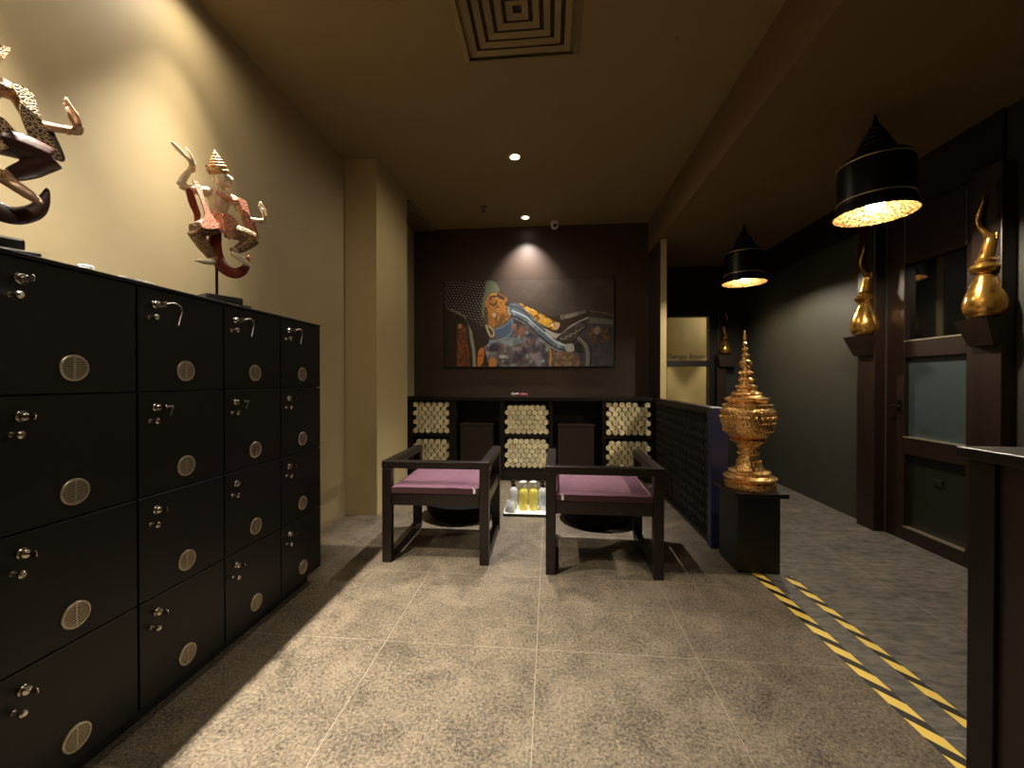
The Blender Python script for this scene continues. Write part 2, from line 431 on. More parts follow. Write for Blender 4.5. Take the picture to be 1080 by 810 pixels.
obj('door_handle', bm, M['lampblack'], d2, smooth=True, autos=40)
obj('number_plate', B(WR+0.022, WR+0.0295, 2.66,2.72, 0.40,0.44, 0.002), M['lowerpanel'], d2)
for y0,y1 in ((3.05,3.21),(2.25,2.40)):
    bm = bmesh.new(); box(bm, WR-0.07, WR, y0, y1, 0, 2.12, 0.005)
    obj('jamb_post', bm, M['doorwood'], d2)
for yc, hw in ((3.13,0.10),(2.315,0.085)):
    bm = bmesh.new()
    for sgn in (0,1): pass
    v = []
    zt, zb = 1.345, 1.21
    for z, w, x in ((zb, hw*0.72, WR-0.10), (zt, hw, WR-0.155)):
        v.append([bm.verts.new(p) for p in ((x, yc-w, z), (x, yc+w, z), (WR-0.071, yc+w, z), (WR-0.071, yc-w, z))])
    bm.faces.new(v[0]); bm.faces.new(v[1])
    for i in range(4): bm.faces.new((v[0][i], v[0][(i+1)%4], v[1][(i+1)%4], v[1][i]))
    obj('bracket_shelf', bm, M['doorwood'], d2)

# ------------------------------------------------------------------ lockers
LX, LB, LT = -1.187, 0.068, 1.32
Y0, PW, PH = 0.773, 0.32, 0.31
cols = ['locker column nearest the camera', 'second locker column from the left', 'third locker column from the left', 'locker column farthest back by the khaki wall']
rows = ['bottom', 'third', 'second', 'top']
vent_me = lock_me = knob_me = None
for c in range(4):
    ya, yb = Y0+c*PW, Y0+(c+1)*PW
    extra = ['beside the left picture edge, under the left dancer figure', 'between the nearest column and the dancer stand', 'under the right dancer figure', 'at the end by the cream pilaster'][c]
    u = thing('locker_cabinet', 'black-brown four-door locker column, ' + ['nearest the camera under the left dancer', 'second from the left', 'third from the left under the right dancer stand', 'farthest back nearest the cream pilaster'][c], 'locker', ((LX+WL)/2, (ya+yb)/2, 0), group='bank of black lockers along the left wall')
    bm = bmesh.new(); box(bm, WL+0.004, LX-0.02, ya+0.0015, yb-0.0015, LB, LT-0.012); 
    obj('carcass', bm, M['lockerbox'], u)
    obj('top_board', B(WL+0.004, LX+0.002, ya+0.001, yb-0.001, LT-0.0119, LT, 0.002), M['locker'], u)
    obj('plinth', B(WL+0.02, LX-0.055, ya+0.002, yb-0.002 - (0.03 if c == 3 else 0), 0, LB), M['lockerbox'], u)
    for r in range(4):
        za = LB + r*PH
        zt = za + PH
        d = obj('door', B(LX-0.0195, LX, ya+0.003, yb-0.003, za+0.002, zt-0.002, 0.0015, 1), M['locker'], u)
        yc, zc = (ya+yb)/2, za+0.065
        bm = bmesh.new(); lathe(bm, [(0.033,0),(0.033,0.003),(0.0315,0.0045),(0.028,0.0045),(0.0275,0.002),(0.0275,0)], (LX,yc,zc), 28, 'X')
        ring = obj('vent', bm, M['steel'], d, smooth=True, autos=40)
        bm = bmesh.new()
        nsl = 9
        for i in range(nsl):
            z = zc - 0.024 + 0.048*i/(nsl-1); w = math.sqrt(max(0.0281**2-(z-zc)**2, 1e-6))
            box(bm, LX, LX+0.0032, yc-w, yc+w, z-0.0013, z+0.0013)
        box(bm, LX, LX+0.0038, yc-0.0016, yc+0.0016, zc-0.027, zc+0.027)
        obj('vent_grille', bm, M['steel'], d)
        yl, zl = ya+0.055, zt-0.047
        bm = bmesh.new(); lathe(bm, [(0.0125,0),(0.0125,0.004),(0.0105,0.006),(0.0095,0.012),(0.006,0.0135)], (LX,yl,zl), 20, 'X')
        obj('lock', bm, M['chrome'], d, smooth=True, autos=40)
        bm = bmesh.new(); lathe(bm, [(0.007,0),(0.0045,0.004),(0.004,0.016),(0.008,0.019),(0.0085,0.024),(0.005,0.027)], (LX,ya+0.04,zt-0.087), 16, 'X')
        obj('knob', bm, M['chrome'], d, smooth=True, autos=40)
        # key resting in the lock
        key = thing('locker_key', 'silver key in the %s door of the %s' % (rows[r], ['nearest locker column','second locker column from the left','third locker column from the left','farthest locker column']  [c]), 'key', (LX+0.0136, yl, zl), group='keys in the locker locks')
        bm = bmesh.new(); ang = rnd.uniform(-0.5, 0.9)
        box(bm, LX+0.0137, LX+0.026, yl-0.001, yl+0.001, zl-0.003, zl+0.003)
        rb = 0.009
        lathe(bm, [(rb,-0.001),(rb,0.001)], (LX+0.03, yl, zl), 16, 'Y')
        obj('key_blade', bm, M['chrome'], key)
        if (r == 3 and c > 0) or (r == 2 and c in (1,2)):
            bm = bmesh.new(); s = 1.0 if r == 3 else 0.45
            tube(bm, [(LX+0.036,yl,zl),(LX+0.044,yl+0.02*s,zl+0.006*s),(LX+0.038,yl+0.045*s,zl+0.002),(LX+0.030,yl+0.062*s,zl-0.012*s),(LX+0.026,yl+0.06*s,zl-0.035*s),(LX+0.026,yl+0.054*s,zl-0.058*s)], [0.0025,0.003,0.0026,0.002,0.0018,0.0024], 8, 5)
            obj('key_cord', bm, M['cord'], key, smooth=True)

# small things on the locker top
b = thing('key_ring', 'small pale coiled key band on the locker top between the two dancer figures', 'key band', (-1.235,1.0,LT))
bm = bmesh.new()
for i in range(3): 
    pts = [(-1.235+0.014*math.cos(a), 1.0+0.014*math.sin(a), LT+0.005+0.005*i) for a in [k*2*math.pi/12 for k in range(13)]]
    tube(bm, pts, 0.0035, 6, 1)
obj('coil', bm, M['white'], b, smooth=True)
bm = bmesh.new()
slabp = [(-1.27,1.06),(-1.20,1.07),(-1.2,1.17),(-1.26,1.18)]
vs0 = [bm.verts.new((x,y,LT)) for x,y in slabp]; vs1 = [bm.verts.new((x,y,LT+0.009)) for x,y in slabp]
bm.faces.new(vs0); bm.faces.new(vs1)
for i in range(4): bm.faces.new((vs0[i],vs0[(i+1)%4],vs1[(i+1)%4],vs1[i]))
bmesh.ops.bevel(bm, geom=bm.edges[:], offset=0.003, segments=2, affect='EDGES')
tag(obj('folded_paper', bm, M['white']), 'white folded paper lying on the locker top left of the right dancer stand', 'paper')

# ------------------------------------------------------------------ dancer figures
def dancer(loc, rz, label, skin, clothA, clothB, mot, drop=0.0):
    t = thing('dancer_statue', label, 'statue', loc, rz, 'carved dancer figures on the locker tops')
    T = lambda *p: Vector(p)
    # stand
    bm = bmesh.new(); box(bm, -0.085, 0.105, -0.055, 0.055, 0, 0.032, 0.004); box(bm, -0.06, 0.08, -0.042, 0.042, 0.032, 0.062, 0.006)
    obj('stand_base', bm, mot['base'], t, local=True)
    bm = bmesh.new(); tube(bm, [(0.0,0.008,0.06),(0.0,0.008,0.30)], 0.0055, 10, 1)
    obj('stand_rod', bm, M['blackp'], t, local=True, smooth=True, autos=50)
    # body: torso, neck, head, both arms with hands, both bent legs with feet: one skin
    bm = bmesh.new()
    tube(bm, [(0.004,0,0.335),(0.004,0,0.37),(0.003,0,0.405),(0.004,-0.004,0.44),(0.008,-0.002,0.472),(0.012,0,0.488)], [0.042,0.039,0.03,0.038,0.046,0.03], 14, 4, 0.68)
    tube(bm, [(-0.05,0.0,0.474),(0.012,0,0.482),(0.07,0,0.478)], [0.02,0.027,0.02], 10, 4)
    tube(bm, [(0.012,0,0.48),(0.016,-0.004,0.505),(0.014,-0.008,0.525)], [0.017,0.0145,0.017], 10, 3)
    hd = (0.012,-0.012,0.548)
    ball(bm, hd, (0.030,0.034,0.037), (0,R(12),0))
    ball(bm, (0.022,-0.026,0.528), (0.018,0.018,0.016))
    ball(bm, (0.028,-0.040,0.519), 0.0075)                                       # chin
    tube(bm, [(0.024,-0.043,0.558),(0.031,-0.050,0.546),(0.0335,-0.054,0.539)], [0.004,0.0055,0.0065], 8, 3)   # nose
    ball(bm, (0.030,-0.046,0.5285), (0.0085,0.005,0.0035))                          # lips
    for sx in (-1,1): ball(bm, (0.012+sx*0.031, -0.008, 0.541), (0.004,0.008,0.015))
    # raised arm
    tube(bm, [(-0.052,0,0.474),(-0.095,0.0,0.466),(-0.128,0.002,0.468)], [0.0185,0.0155,0.013], 10, 4)
    tube(bm, [(-0.128,0.002,0.468),(-0.112,0.0,0.508),(-0.09,-0.002,0.548)], [0.0135,0.0125,0.0095], 10, 4)
    tube(bm, [(-0.09,-0.002,0.546),(-0.088,-0.004,0.562),(-0.094,-0.006,0.574)], [0.010,0.0125,0.012], 10, 3, 0.7)
    for i,(dx,dz) in enumerate(((-0.004,0.004),(-0.001,0.002),(0.003,0.0),(0.007,-0.002))):    # four swept-back fingers
        L = (0.94,1.0,0.96,0.82)[i]
        tube(bm, [(-0.094+dx,-0.010+0.005*i,0.572), (-0.112*L-0.094*(1-L)+dx,-0.012+0.006*i,0.583+dz*0), (-0.135*L-0.094*(1-L)+dx,-0.010+0.006*i,0.602*L+0.573*(1-L)+dz), (-0.158*L-0.094*(1-L)+dx,-0.007+0.006*i,0.618*L+0.573*(1-L)+dz)], [0.0058,0.0055,0.0048,0.0034], 7, 3)
    tube(bm, [(-0.084,-0.006,0.566),(-0.092,-0.010,0.586),(-0.104,-0.012,0.603),(-0.115,-0.010,0.618)], [0.006,0.0055,0.0048,0.0034], 7, 3)   # thumb
    # lowered arm, hand turned up
    tube(bm, [(0.073,0,0.476),(0.086,-0.008,0.44),(0.094,-0.02,0.408)], [0.0185,0.0155,0.0125], 10, 4)
    tube(bm, [(0.094,-0.02,0.408),(0.13,-0.032,0.412),(0.16,-0.036,0.419)], [0.0125,0.0115,0.009], 10, 4)
    tube(bm, [(0.158,-0.036,0.417),(0.172,-0.036,0.424),(0.175,-0.036,0.44)], [0.0095,0.012,0.012], 10, 3, 0.75)
    for i in range(4):
        y = -0.048+0.007*i; L = (0.9,1.0,0.95,0.8)[i]
        tube(bm, [(0.175,y+0.002,0.438),(0.171,y,0.438+0.022*L),(0.160,y,0.438+0.042*L),(0.150,y,0.438+0.062*L)], [0.0058,0.0055,0.0048,0.0034], 7, 3)
    tube(bm, [(0.166,-0.048,0.428),(0.156,-0.056,0.446),(0.150,-0.056,0.468)], [0.006,0.0055,0.004], 7, 3)
    # legs: knee out to the left, knee out to the right, feet turned out
    tube(bm, [(-0.02,0,0.345),(-0.06,-0.02,0.318),(-0.094,-0.026,0.297)], [0.032,0.028,0.022], 12, 4)
    tube(bm, [(-0.094,-0.026,0.297),(-0.055,-0.014,0.252),(-0.016,-0.006,0.208)], [0.022,0.021,0.0125], 12, 4)
    tube(bm, [(-0.012,-0.004,0.203),(-0.035,-0.018,0.193),(-0.062,-0.026,0.187),(-0.083,-0.03,0.184)], [0.014,0.0135,0.012,0.007], 10, 4, 0.8)
    tube(bm, [(0.03,0,0.345),(0.085,-0.026,0.338),(0.126,-0.036,0.328)], [0.032,0.028,0.022], 12, 4)
    tube(bm, [(0.126,-0.036,0.328),(0.09,-0.026,0.29),(0.05,-0.02,0.255)], [0.022,0.020,0.0125], 12, 4)
    tube(bm, [(0.046,-0.02,0.252),(0.066,-0.034,0.236),(0.086,-0.042,0.22),(0.104,-0.046,0.207)], [0.014,0.0145,0.0135,0.008], 10, 4, 0.8)
    for k in range(5):                                                            # toes
        ball(bm, (-0.084-0.001*k, -0.037+0.0045*k, 0.183), (0.006,0.003,0.0035), sub=2)
        ball(bm, (0.105, -0.054+0.0045*k, 0.2045+0.001*k), (0.005,0.003,0.0045), sub=2)
    body = obj('body', remeshed(bm, 0.0026, 2), skin, t, local=True, smooth=True)
    # trousers on both legs
    bm = bmesh.new()
    tube(bm, [(-0.018,0,0.348),(-0.06,-0.02,0.320),(-0.096,-0.026,0.298)], [0.036,0.032,0.026], 12, 4)
    tube(bm, [(-0.096,-0.026,0.298),(-0.055,-0.014,0.252),(-0.024,-0.008,0.217)], [0.026,0.024,0.017], 12, 4)
    tube(bm, [(0.028,0,0.348),(0.085,-0.026,0.340),(0.127,-0.036,0.329)], [0.036,0.032,0.026], 12, 4)
    tube(bm, [(0.127,-0.036,0.329),(0.09,-0.026,0.29),(0.06,-0.022,0.264)], [0.026,0.023,0.016], 12, 4)
    obj('trousers', remeshed(bm, 0.003, 2), mot['trousers'], t, local=True, smooth=True)
    # crown: band and stacked tiers, leaning with the head
    bm = bmesh.new()
    lathe(bm, [(0.030,0),(0.036,0.004),(0.037,0.014),(0.034,0.018),(0.031,0.026),(0.033,0.031),(0.027,0.037),(0.0285,0.042),(0.022,0.048),(0.0235,0.053),(0.016,0.060),(0.0175,0.064),(0.010,0.071),(0.011,0.075),(0.004,0.086),(0.001,0.092)], (0,0,0), 24)
    bmesh.ops.transform(bm, matrix=Matrix.Translation((0.006,-0.008,0.564)) @ Matrix.Rotation(R(-16),4,'Y') @ Matrix.Rotation(R(8),4,'X'), verts=bm.verts)
    for sx in (-1,1):                                                             # ear flaps of the crown
        slab(bm, smooth_poly([(0.008+sx*0.034,0.572),(0.008+sx*0.054,0.582),(0.008+sx*0.05,0.566),(0.010+sx*0.040,0.548)],3), 0.007, -0.006)
    obj('crown', bm, mot['crown'], t, local=True, smooth=True, autos=35)
    # face marks
    bm = bmesh.new()
    for sx in (-1,1):
        x = 0.0245+sx*0.0145
        tube(bm, [(x-0.007,-0.0425+abs(sx-1)*0.001,0.548),(x,-0.0455,0.5465),(x+0.007,-0.0425,0.5485)], [0.0008,0.0019,0.0008], 6, 3)
        tube(bm, [(x-0.008,-0.040,0.558),(x,-0.043,0.561),(x+0.008,-0.040,0.5585)], [0.0008,0.0014,0.0008], 6, 3)
    tube(bm, [(0.023,-0.0508,0.5285),(0.030,-0.0522,0.5278),(0.037,-0.0505,0.529)], [0.0008,0.0015,0.0008], 6, 3)
    obj('painted_face', bm, M['vblack'], t, local=True, smooth=True)
    # collar, belt, bangles, sashes, skirt, tail
    bm = bmesh.new()
    tube(bm, [(-0.02,-0.012,0.494),(-0.004,-0.034,0.474),(0.02,-0.040,0.464),(0.05,-0.034,0.470),(0.082,-0.012,0.488)], [0.007,0.009,0.0105,0.009,0.008], 10, 4, 0.6)
    obj('collar', bm, clothA, t, local=True, smooth=True)
    bm = bmesh.new()
    tube(bm, [(-0.036,-0.012,0.392),(-0.01,-0.032,0.388),(0.02,-0.032,0.387),(0.044,-0.012,0.390)], [0.006,0.008,0.008,0.006], 10, 4, 0.6)
    obj('belt', bm, clothA, t, local=True, smooth=True)
    for p0, p1, r in (((-0.093,-0.002,0.540),(-0.089,-0.002,0.549),0.0125), ((0.151,-0.035,0.416),(0.158,-0.036,0.418),0.0115), ((-0.021,-0.007,0.214),(-0.014,-0.005,0.207),0.0165), ((0.054,-0.021,0.259),(0.047,-0.020,0.254),0.0165)):
        bm = bmesh.new(); tube(bm, [p0, p1], r, 12, 1)
        obj('bangle', bm, mot['crown'], t, local=True, smooth=True, autos=50)
    bm = bmesh.new()
    slab(bm, smooth_poly([(-0.1,0.490),(-0.077,0.476),(-0.063,0.40),(-0.036,0.352),(-0.024,0.338),(-0.034,0.318),(-0.078,0.304),(-0.088,0.318),(-0.073,0.362),(-0.082,0.42)],4), 0.008, -0.050, lambda x,z: -0.09*max(0,0.42-z)/0.1*0.2+0.25*max(0,z-0.42))
    obj('left_sash', bm, clothA, t, local=True)
    bm = bmesh.new()
    slab(bm, smooth_poly([(-0.118,0.45),(-0.098,0.452),(-0.078,0.395),(-0.07,0.36),(-0.088,0.325),(-0.092,0.365),(-0.108,0.40)],4), 0.007, -0.022)
    obj('sash_lining', bm, clothB, t, local=True); bm = bmesh.new()
    slab(bm, smooth_poly([(0.118,0.40),(0.128,0.41),(0.15,0.352),(0.148,0.335),(0.13,0.342)],4), 0.007, -0.024)
    obj('sash_lining', bm, clothB, t, local=True)
    bm = bmesh.new()
    slab(bm, smooth_poly([(0.060,0.482),(0.092,0.480),(0.103,0.44),(0.112,0.405),(0.143,0.338),(0.118,0.334),(0.092,0.36),(0.074,0.41),(0.072,0.45)],4), 0.008, -0.042, lambda x,z: 0.1*abs(z-0.42))
    obj('right_sash', bm, clothA, t, local=True)
    bm = bmesh.new()
    slab(bm, smooth_poly([(-0.03,0.388),(0.01,0.392),(0.045,0.390),(0.068,0.368),(0.098,0.348),(0.07,0.335),(0.05,0.318),(0.026,0.296),(0.008,0.315),(-0.012,0.325),(-0.034,0.345)],4), 0.011, -0.046, lambda x,z: 0.25*abs(x-0.01))
    slab(bm, smooth_poly([(-0.005,0.39),(0.03,0.39),(0.028,0.345),(0.014,0.322),(-0.002,0.345)],4), 0.008, -0.056)
    obj('skirt', bm, clothA, t, local=True)
    bm = bmesh.new()
    tube(bm, [(-0.002,0.006,0.33),(-0.006,0.008,0.275),(0.002,0.008,0.225),(0.025,0.006,0.186),(0.065,0.004,0.172),(0.10,0.002,0.192),(0.116,0,0.225),(0.124,0,0.262)], [0.022,0.026,0.027,0.026,0.023,0.019,0.013,0.003], 10, 5, 0.4)
    obj('tail_scroll', bm, clothB, t, local=True, smooth=True)
    for ch in t.children:
        if not ch.name.startswith('stand_'): ch.location.z = drop
    return t
skin_pale = pm('pale_painted_wood', (196,180,150), 0.5, var=0.2, vscale=40)
skin_shaded = pm('shaded_painted_wood', (168,134,104), 0.45, var=0.2, vscale=40)  # left dancer's skin: browner copy of the pale wood, shade put into the colour
pinkpat = patterned('pink_carved_cloth', (222,172,130), (176,92,74), 110)
redcl = pm('red_brown_lacquer', (122,50,34), 0.4, var=0.15, vscale=40)
tanpat = patterned('tan_carved_cloth', (196,168,120), (70,48,34), 120)
dkred = pm('dark_brown_lacquer', (58,34,28), 0.4, var=0.15, vscale=40)
crown_m = patterned('gilded_crown', (216,178,104), (140,92,46), 150)
trou1 = patterned('dark_floral_cloth', (176,138,90), (56,36,26), 130)
blackbase = pm('black_stand_lacquer', (34,31,29), 0.3)
dancer((-1.37,1.60,LT), R(65), 'carved dancer with pink sashes on a rod stand, right of the two', skin_pale, pinkpat, redcl, dict(base=blackbase, crown=crown_m, trousers=trou1))
dancer((-1.37,0.865,LT), R(62), 'carved dancer in tan and brown cloth, cut by the left picture edge', skin_shaded, tanpat, dkred, dict(base=blackbase, crown=crown_m, trousers=dkred), drop=-0.046)

# ------------------------------------------------------------------ towel shelf on the back wall
sh = thing('towel_shelf', 'dark wooden open shelf unit with rolled towels and niches under the painting', 'shelf', (-0.2,4.42,0))
FY, BYK = 4.27, YB-0.002
xL, xR = -1.515, 1.06
obj('top_board', B(xL, xR, FY-0.02, BYK, 0.828, 0.868, 0.004), M['wood'], sh)
obj('back_panel', B(xL+0.005, xR-0.005, BYK-0.012, BYK, 0.0, 0.828), M['woodd'], sh)
for x0,x1 in ((xL,-1.449),(-1.051,-0.975),(-0.52,-0.472),(-0.009,0.030),(0.530,0.565),(1.016,xR)):
    obj('divider', B(x0, x1, FY, BYK-0.013, 0.0, 0.828, 0.002), M['woodd'], sh)
bays = [(-1.449,-1.051),(-0.472,-0.009),(0.565,1.016)]
for x0,x1 in bays:
    obj('shelf_board', B(x0, x1, FY+0.002, BYK-0.013, 0.444, 0.478, 0.002), M['woodd'], sh)
    obj('bottom_board', B(x0, x1, FY+0.002, BYK-0.013, 0.095, 0.130, 0.002), M['woodd'], sh)
    obj('kick_board', B(x0, x1, FY+0.006, FY+0.026, 0.0, 0.095), M['wood'], sh)

# rolled towels
TR = 0.0285
bm = bmesh.new(); prof = []
K = 6
for i in range(K):
    r = 0.003 + (TR-0.004)*i/(K-1)
    prof.append((r, 0.0 if i % 2 == 0 else 0.006))
    if i < K-1: prof.append((r+0.0022, 0.001 if i % 2 == 0 else 0.005))
prof += [(TR, 0.006), (TR, 0.12), (TR, 0.235), (TR*0.8, 0.24), (0.003, 0.24)]
lathe(bm, prof, (0,0,0), 14, 'Y')
for v in bm.verts:
    a = math.atan2(v.co.z, v.co.x); v.co.x *= 0.985+0.012*math.sin(3*a+1); v.co.z *= 0.985+0.012*math.cos(2*a)
proto = obj('rolled_towel', bm, M['towel'], smooth=True, autos=50)
bayname = ['left','middle','right']; first = True
for bi, (x0,x1) in enumerate(bays):
    for lv, (z0, z1) in enumerate(((0.130,0.444),(0.478,0.828))):
        zmax = z1 - 0.012
        n = int((x1-x0)/(2*TR)); pit = (x1-x0-2*TR-0.004)/(n-1) if n > 1 else 0
        dz = math.sqrt((2*TR)**2-(pit/2)**2); 
        k = 0
        while z0 + TR + k*dz + TR <= z1 - 0.002:
            m = n if k % 2 == 0 else n-1
            for i in range(m):
                if lv == 1 and z0+TR+(k+1)*dz+TR > z1-0.002 and rnd.random() < 0.12: continue
                o = proto if first else proto.copy()
                if not first: COL.objects.link(o)
                first = False
                o.location = (x0+0.002+TR+i*pit+(0 if k % 2 == 0 else pit/2), FY+0.001+rnd.uniform(0,0.012), z0+TR+k*dz)
                o.rotation_euler = (0, rnd.randrange(4)*math.pi/2, 0)
                tag(o, 'rolled cream towel stacked in the %s %s bay of the shelf' % ('upper' if lv else 'lower', bayname[bi]), 'towel', 'rolled towels in the %s %s bay' % ('upper' if lv else 'lower', bayname[bi]))
            k += 1

# boxes in the two niches
for (x0,x1,ln) in ((-0.945,-0.590,'left'),(0.082,0.452,'right')):
    q = thing('niche_box', 'dark brown box standing in the %s open niche between towel bays' % ln, 'box', ((x0+x1)/2, 4.42, 0))
    obj('body', B(x0, x1, 4.30, 4.53, 0, 0.555, 0.006), M['boxdark'], q)
    obj('lid', B(x0-0.004, x1+0.004, 4.294, 4.534, 0.5551, 0.588, 0.006), M['boxdark'], q)

# soap dish and flower on the ledge
q = thing('soap_dish', 'small pink oval dish on the shelf ledge below the painting', 'dish', (-0.29,4.36,0.868))
bm = bmesh.new(); lathe(bm, [(0.05,0),(0.062,0.006),(0.068,0.022),(0.064,0.026),(0.057,0.02),(0.02,0.014)], (0,0,0), 28); 
for v in bm.verts: v.co.y *= 0.55; v.co += Vector((-0.29,4.36,0.868))
obj('dish', bm, M['pink'], q, smooth=True, autos=45)
bm = bmesh.new(); ball(bm, (-0.275,4.36,0.893), (0.045,0.022,0.012)); obj('soap_bar', bm, M['pink'], q, smooth=True)
q = thing('white_flower', 'white flower beside the pink dish on the shelf ledge', 'flower', (-0.37,4.345,0.868))
bm = bmesh.new()
for k in range(5):
    a = k*2*math.pi/5+0.3
    pts = [(-0.37,4.345,0.874),(-0.37+0.018*math.cos(a),4.345+0.018*math.sin(a),0.888),(-0.37+0.042*math.cos(a),4.345+0.035*math.sin(a),0.900+0.012*math.sin(a*2))]
    tube(bm, pts, [0.005,0.014,0.005], 8, 4, 0.3)
obj('petals', bm, M['petal'], q, smooth=True)
bm = bmesh.new(); lathe(bm, [(0.003,0),(0.006,0.004),(0.006,0.012),(0.002,0.016)], (-0.37,4.345,0.868), 12); obj('flower_heart', bm, M['yellow'], q, smooth=True)

# ------------------------------------------------------------------ painting (a printed canvas; picture built as a procedural colour field)
def build_painting():
    nu, nv = 424, 216
    U, V = np.meshgrid(np.linspace(0,1,nu), np.linspace(0,1,nv)); X = U*847.0; Y = V*427.0
    rs = np.random.RandomState(3)
    def noise(sc, seed):
        g = np.random.RandomState(seed).rand(int(427/sc)+3, int(847/sc)+3)
        gx = X/sc; gy = Y/sc; ix = gx.astype(int); iy = gy.astype(int); fx = gx-ix; fy = gy-iy
        fx = fx*fx*(3-2*fx); fy = fy*fy*(3-2*fy)
        return (g[iy,ix]*(1-fx)+g[iy,ix+1]*fx)*(1-fy)+(g[iy+1,ix]*(1-fx)+g[iy+1,ix+1]*fx)*fy
    def fbm(sc, seed): return 0.5*noise(sc,seed)+0.3*noise(sc/2.1,seed+1)+0.2*noise(sc/4.3,seed+2)
    def poly(pts):
        pts = [(a-130, b_-118) for a,b_ in pts]
        ins = np.zeros_like(X, bool); j = len(pts)-1
        for i in range(len(pts)):
            xi, yi = pts[i]; xj, yj = pts[j]
            c = ((yi > Y) != (yj > Y)) & (X < (xj-xi)*(Y-yi)/((yj-yi) if yj != yi else 1e-9)+xi)
            ins ^= c; j = i
        return ins
    def sp(pts, sub=6): return smooth_poly(pts, sub)
    def dist(pts, sub=6):
        P,_ = cat_pts([(a-130,b_-118,0) for a,b_ in pts], [1]*len(pts), sub); d = np.full_like(X, 1e9)
        for a,b2 in zip(P[:-1],P[1:]):
            vx,vy = b2.x-a.x,b2.y-a.y; L2 = vx*vx+vy*vy+1e-9
            t = np.clip(((X-a.x)*vx+(Y-a.y)*vy)/L2,0,1)
            d = np.minimum(d, np.hypot(X-a.x-t*vx, Y-a.y-t*vy))
        return d
    img = np.zeros((nv,nu,3)); img[:] = (74,62,54)
    img += (fbm(60,1)[...,None]-0.5)*26
    def paint(mask, col, amt=1.0):
        m = (mask.astype(float) if mask.dtype == bool else mask)[...,None]*amt
        c = np.array(col, float)
        img[:] = img*(1-m)+c*m
    def soft(d, w): return np.clip(1-(d-w)/2.5, 0, 1)
    bl = fbm(34,11); bf = fbm(12,21)
    # chest and shoulders
    chest = poly(sp([(290,545),(300,430),(350,395),(400,380),(480,335),(560,350),(620,385),(655,430),(672,480),(668,545)]))
    paint(chest, (92,86,92)); paint(chest*np.clip((bl-0.5)*5,0,1), (138,132,140)); paint(chest*np.clip((bf-0.52)*6,0,1), (126,86,58), 0.7)
    paint(chest*np.clip((0.45-bl)*6,0,1), (58,52,72)); paint(chest*np.clip((noise(20,44)-0.66)*6,0,1), (150,180,176), 0.7)
    right = poly([(640,470),(700,470),(790,470),(850,330),(977,318),(977,545),(640,545)])
    paint(right, (66,64,72)); paint(right*np.clip((bf-0.5)*4,0,1), (92,84,80), 0.8)
    belly = poly(sp([(668,545),(660,480),(700,465),(790,480),(806,545)]))
    paint(belly, (104,78,58)); paint(belly*np.clip((bf-0.5)*5,0,1), (142,118,98))
    rust = poly(sp([(860,372),(900,345),(950,370),(955,420),(900,432),(862,420)])); paint(rust*np.clip((bf-0.38)*5,0,1), (130,86,48))
    paint(poly(sp([(878,368),(900,352),(912,378),(890,392)])), (150,148,140), 0.8)
    paint(poly([(858,305),(977,322),(977,345),(856,336)]), (112,112,110))
    paint(soft(dist([(850,275),(910,284),(977,300)]),1.5), (120,110,104))
    paint(soft(dist([(800,400),(838,440),(850,490),(848,545)]),8), (128,126,118)); paint(soft(dist([(815,400),(858,445),(866,490),(862,545)]),2), (40,36,36))
    paint(poly(sp([(772,430),(800,424),(830,455),(824,480),(790,470)]))*np.clip((bf-0.3)*4,0,1), (34,28,24))
    paint(soft(dist([(600,380),(650,420),(668,480),(664,545)]),2.5), (190,146,80))
    # lower-left: cushion, columns
    ll = poly([(130,250),(240,290),(300,330),(330,400),(300,545),(130,545)]); paint(ll, (40,27,18)); paint(ll*np.clip((bf-0.5)*4,0,1), (56,40,26))
    c1 = poly([(196,345),(220,332),(246,352),(262,545),(196,545)]); paint(c1, (98,54,24)); paint(c1*np.clip((bf-0.48)*6,0,1), (146,84,36)); paint(poly(sp([(198,340),(214,330),(220,348),(205,356)])), (196,140,96))
    paint(poly([(262,400),(300,400),(330,440),(360,545),(270,545)]), (52,38,28))
    c2 = poly(sp([(302,480),(316,450),(332,460),(330,510),(318,545),(300,545)])); paint(c2, (206,124,44)); paint(c2*np.clip((bf-0.5)*6,0,1), (120,62,24))
    c3 = poly(sp([(362,510),(380,498),(396,520),(392,550),(360,550)])); paint(c3, (200,130,60))
    dst = dist([(130,240),(190,268),(235,292),(258,330),(268,400),(280,470),(284,545)]); paint(soft(dst,9), (96,98,84)); paint(soft(np.abs(dst-3),1.5), (158,160,140))
    # hair with rows of curls
    hair = poly([(130,118),(372,118),(352,160),(334,200),(326,250),(330,320),(318,355),(285,330),(240,296),(200,270),(130,248)])
    paint(hair, (34,28,26))
    ru = (X*0.98+Y*0.16)/17.0; rv = (Y*0.98-X*0.05+5*np.sin(X/40))/13.0
    off = np.floor(rv)%2*0.5
    du = (ru+off)%1-0.5; dv = rv%1-0.5
    curl = np.clip(1-np.hypot(du*1.0,dv*1.15)/0.36,0,1)
    paint(hair*np.clip(curl*2.2,0,1), (104,90,84)); paint(hair*np.clip((curl-0.4)*3,0,1)*np.clip(0.55+bf*0.7,0,1), (206,192,182))
    # pillow roll under the head
    paint(poly(sp([(240,300),(300,335),(345,360),(360,420),(330,440),(290,400)])), (46,36,30))
    # forehead band and face
    paint(poly(sp([(346,118),(372,118),(400,140),(412,172),(398,176),(368,182),(345,205),(338,250),(338,300),(322,292),(324,230),(334,180)])), (104,112,90))
    face = poly([(352,192),(378,178),(404,178),(424,190),(440,196),(452,212),(452,220),(440,230),(446,240),(452,248),(449,256),(462,264),(470,282),(468,300),(452,320),(432,336),(402,352),(376,362),(352,350),(338,320),(336,270),(340,225)])
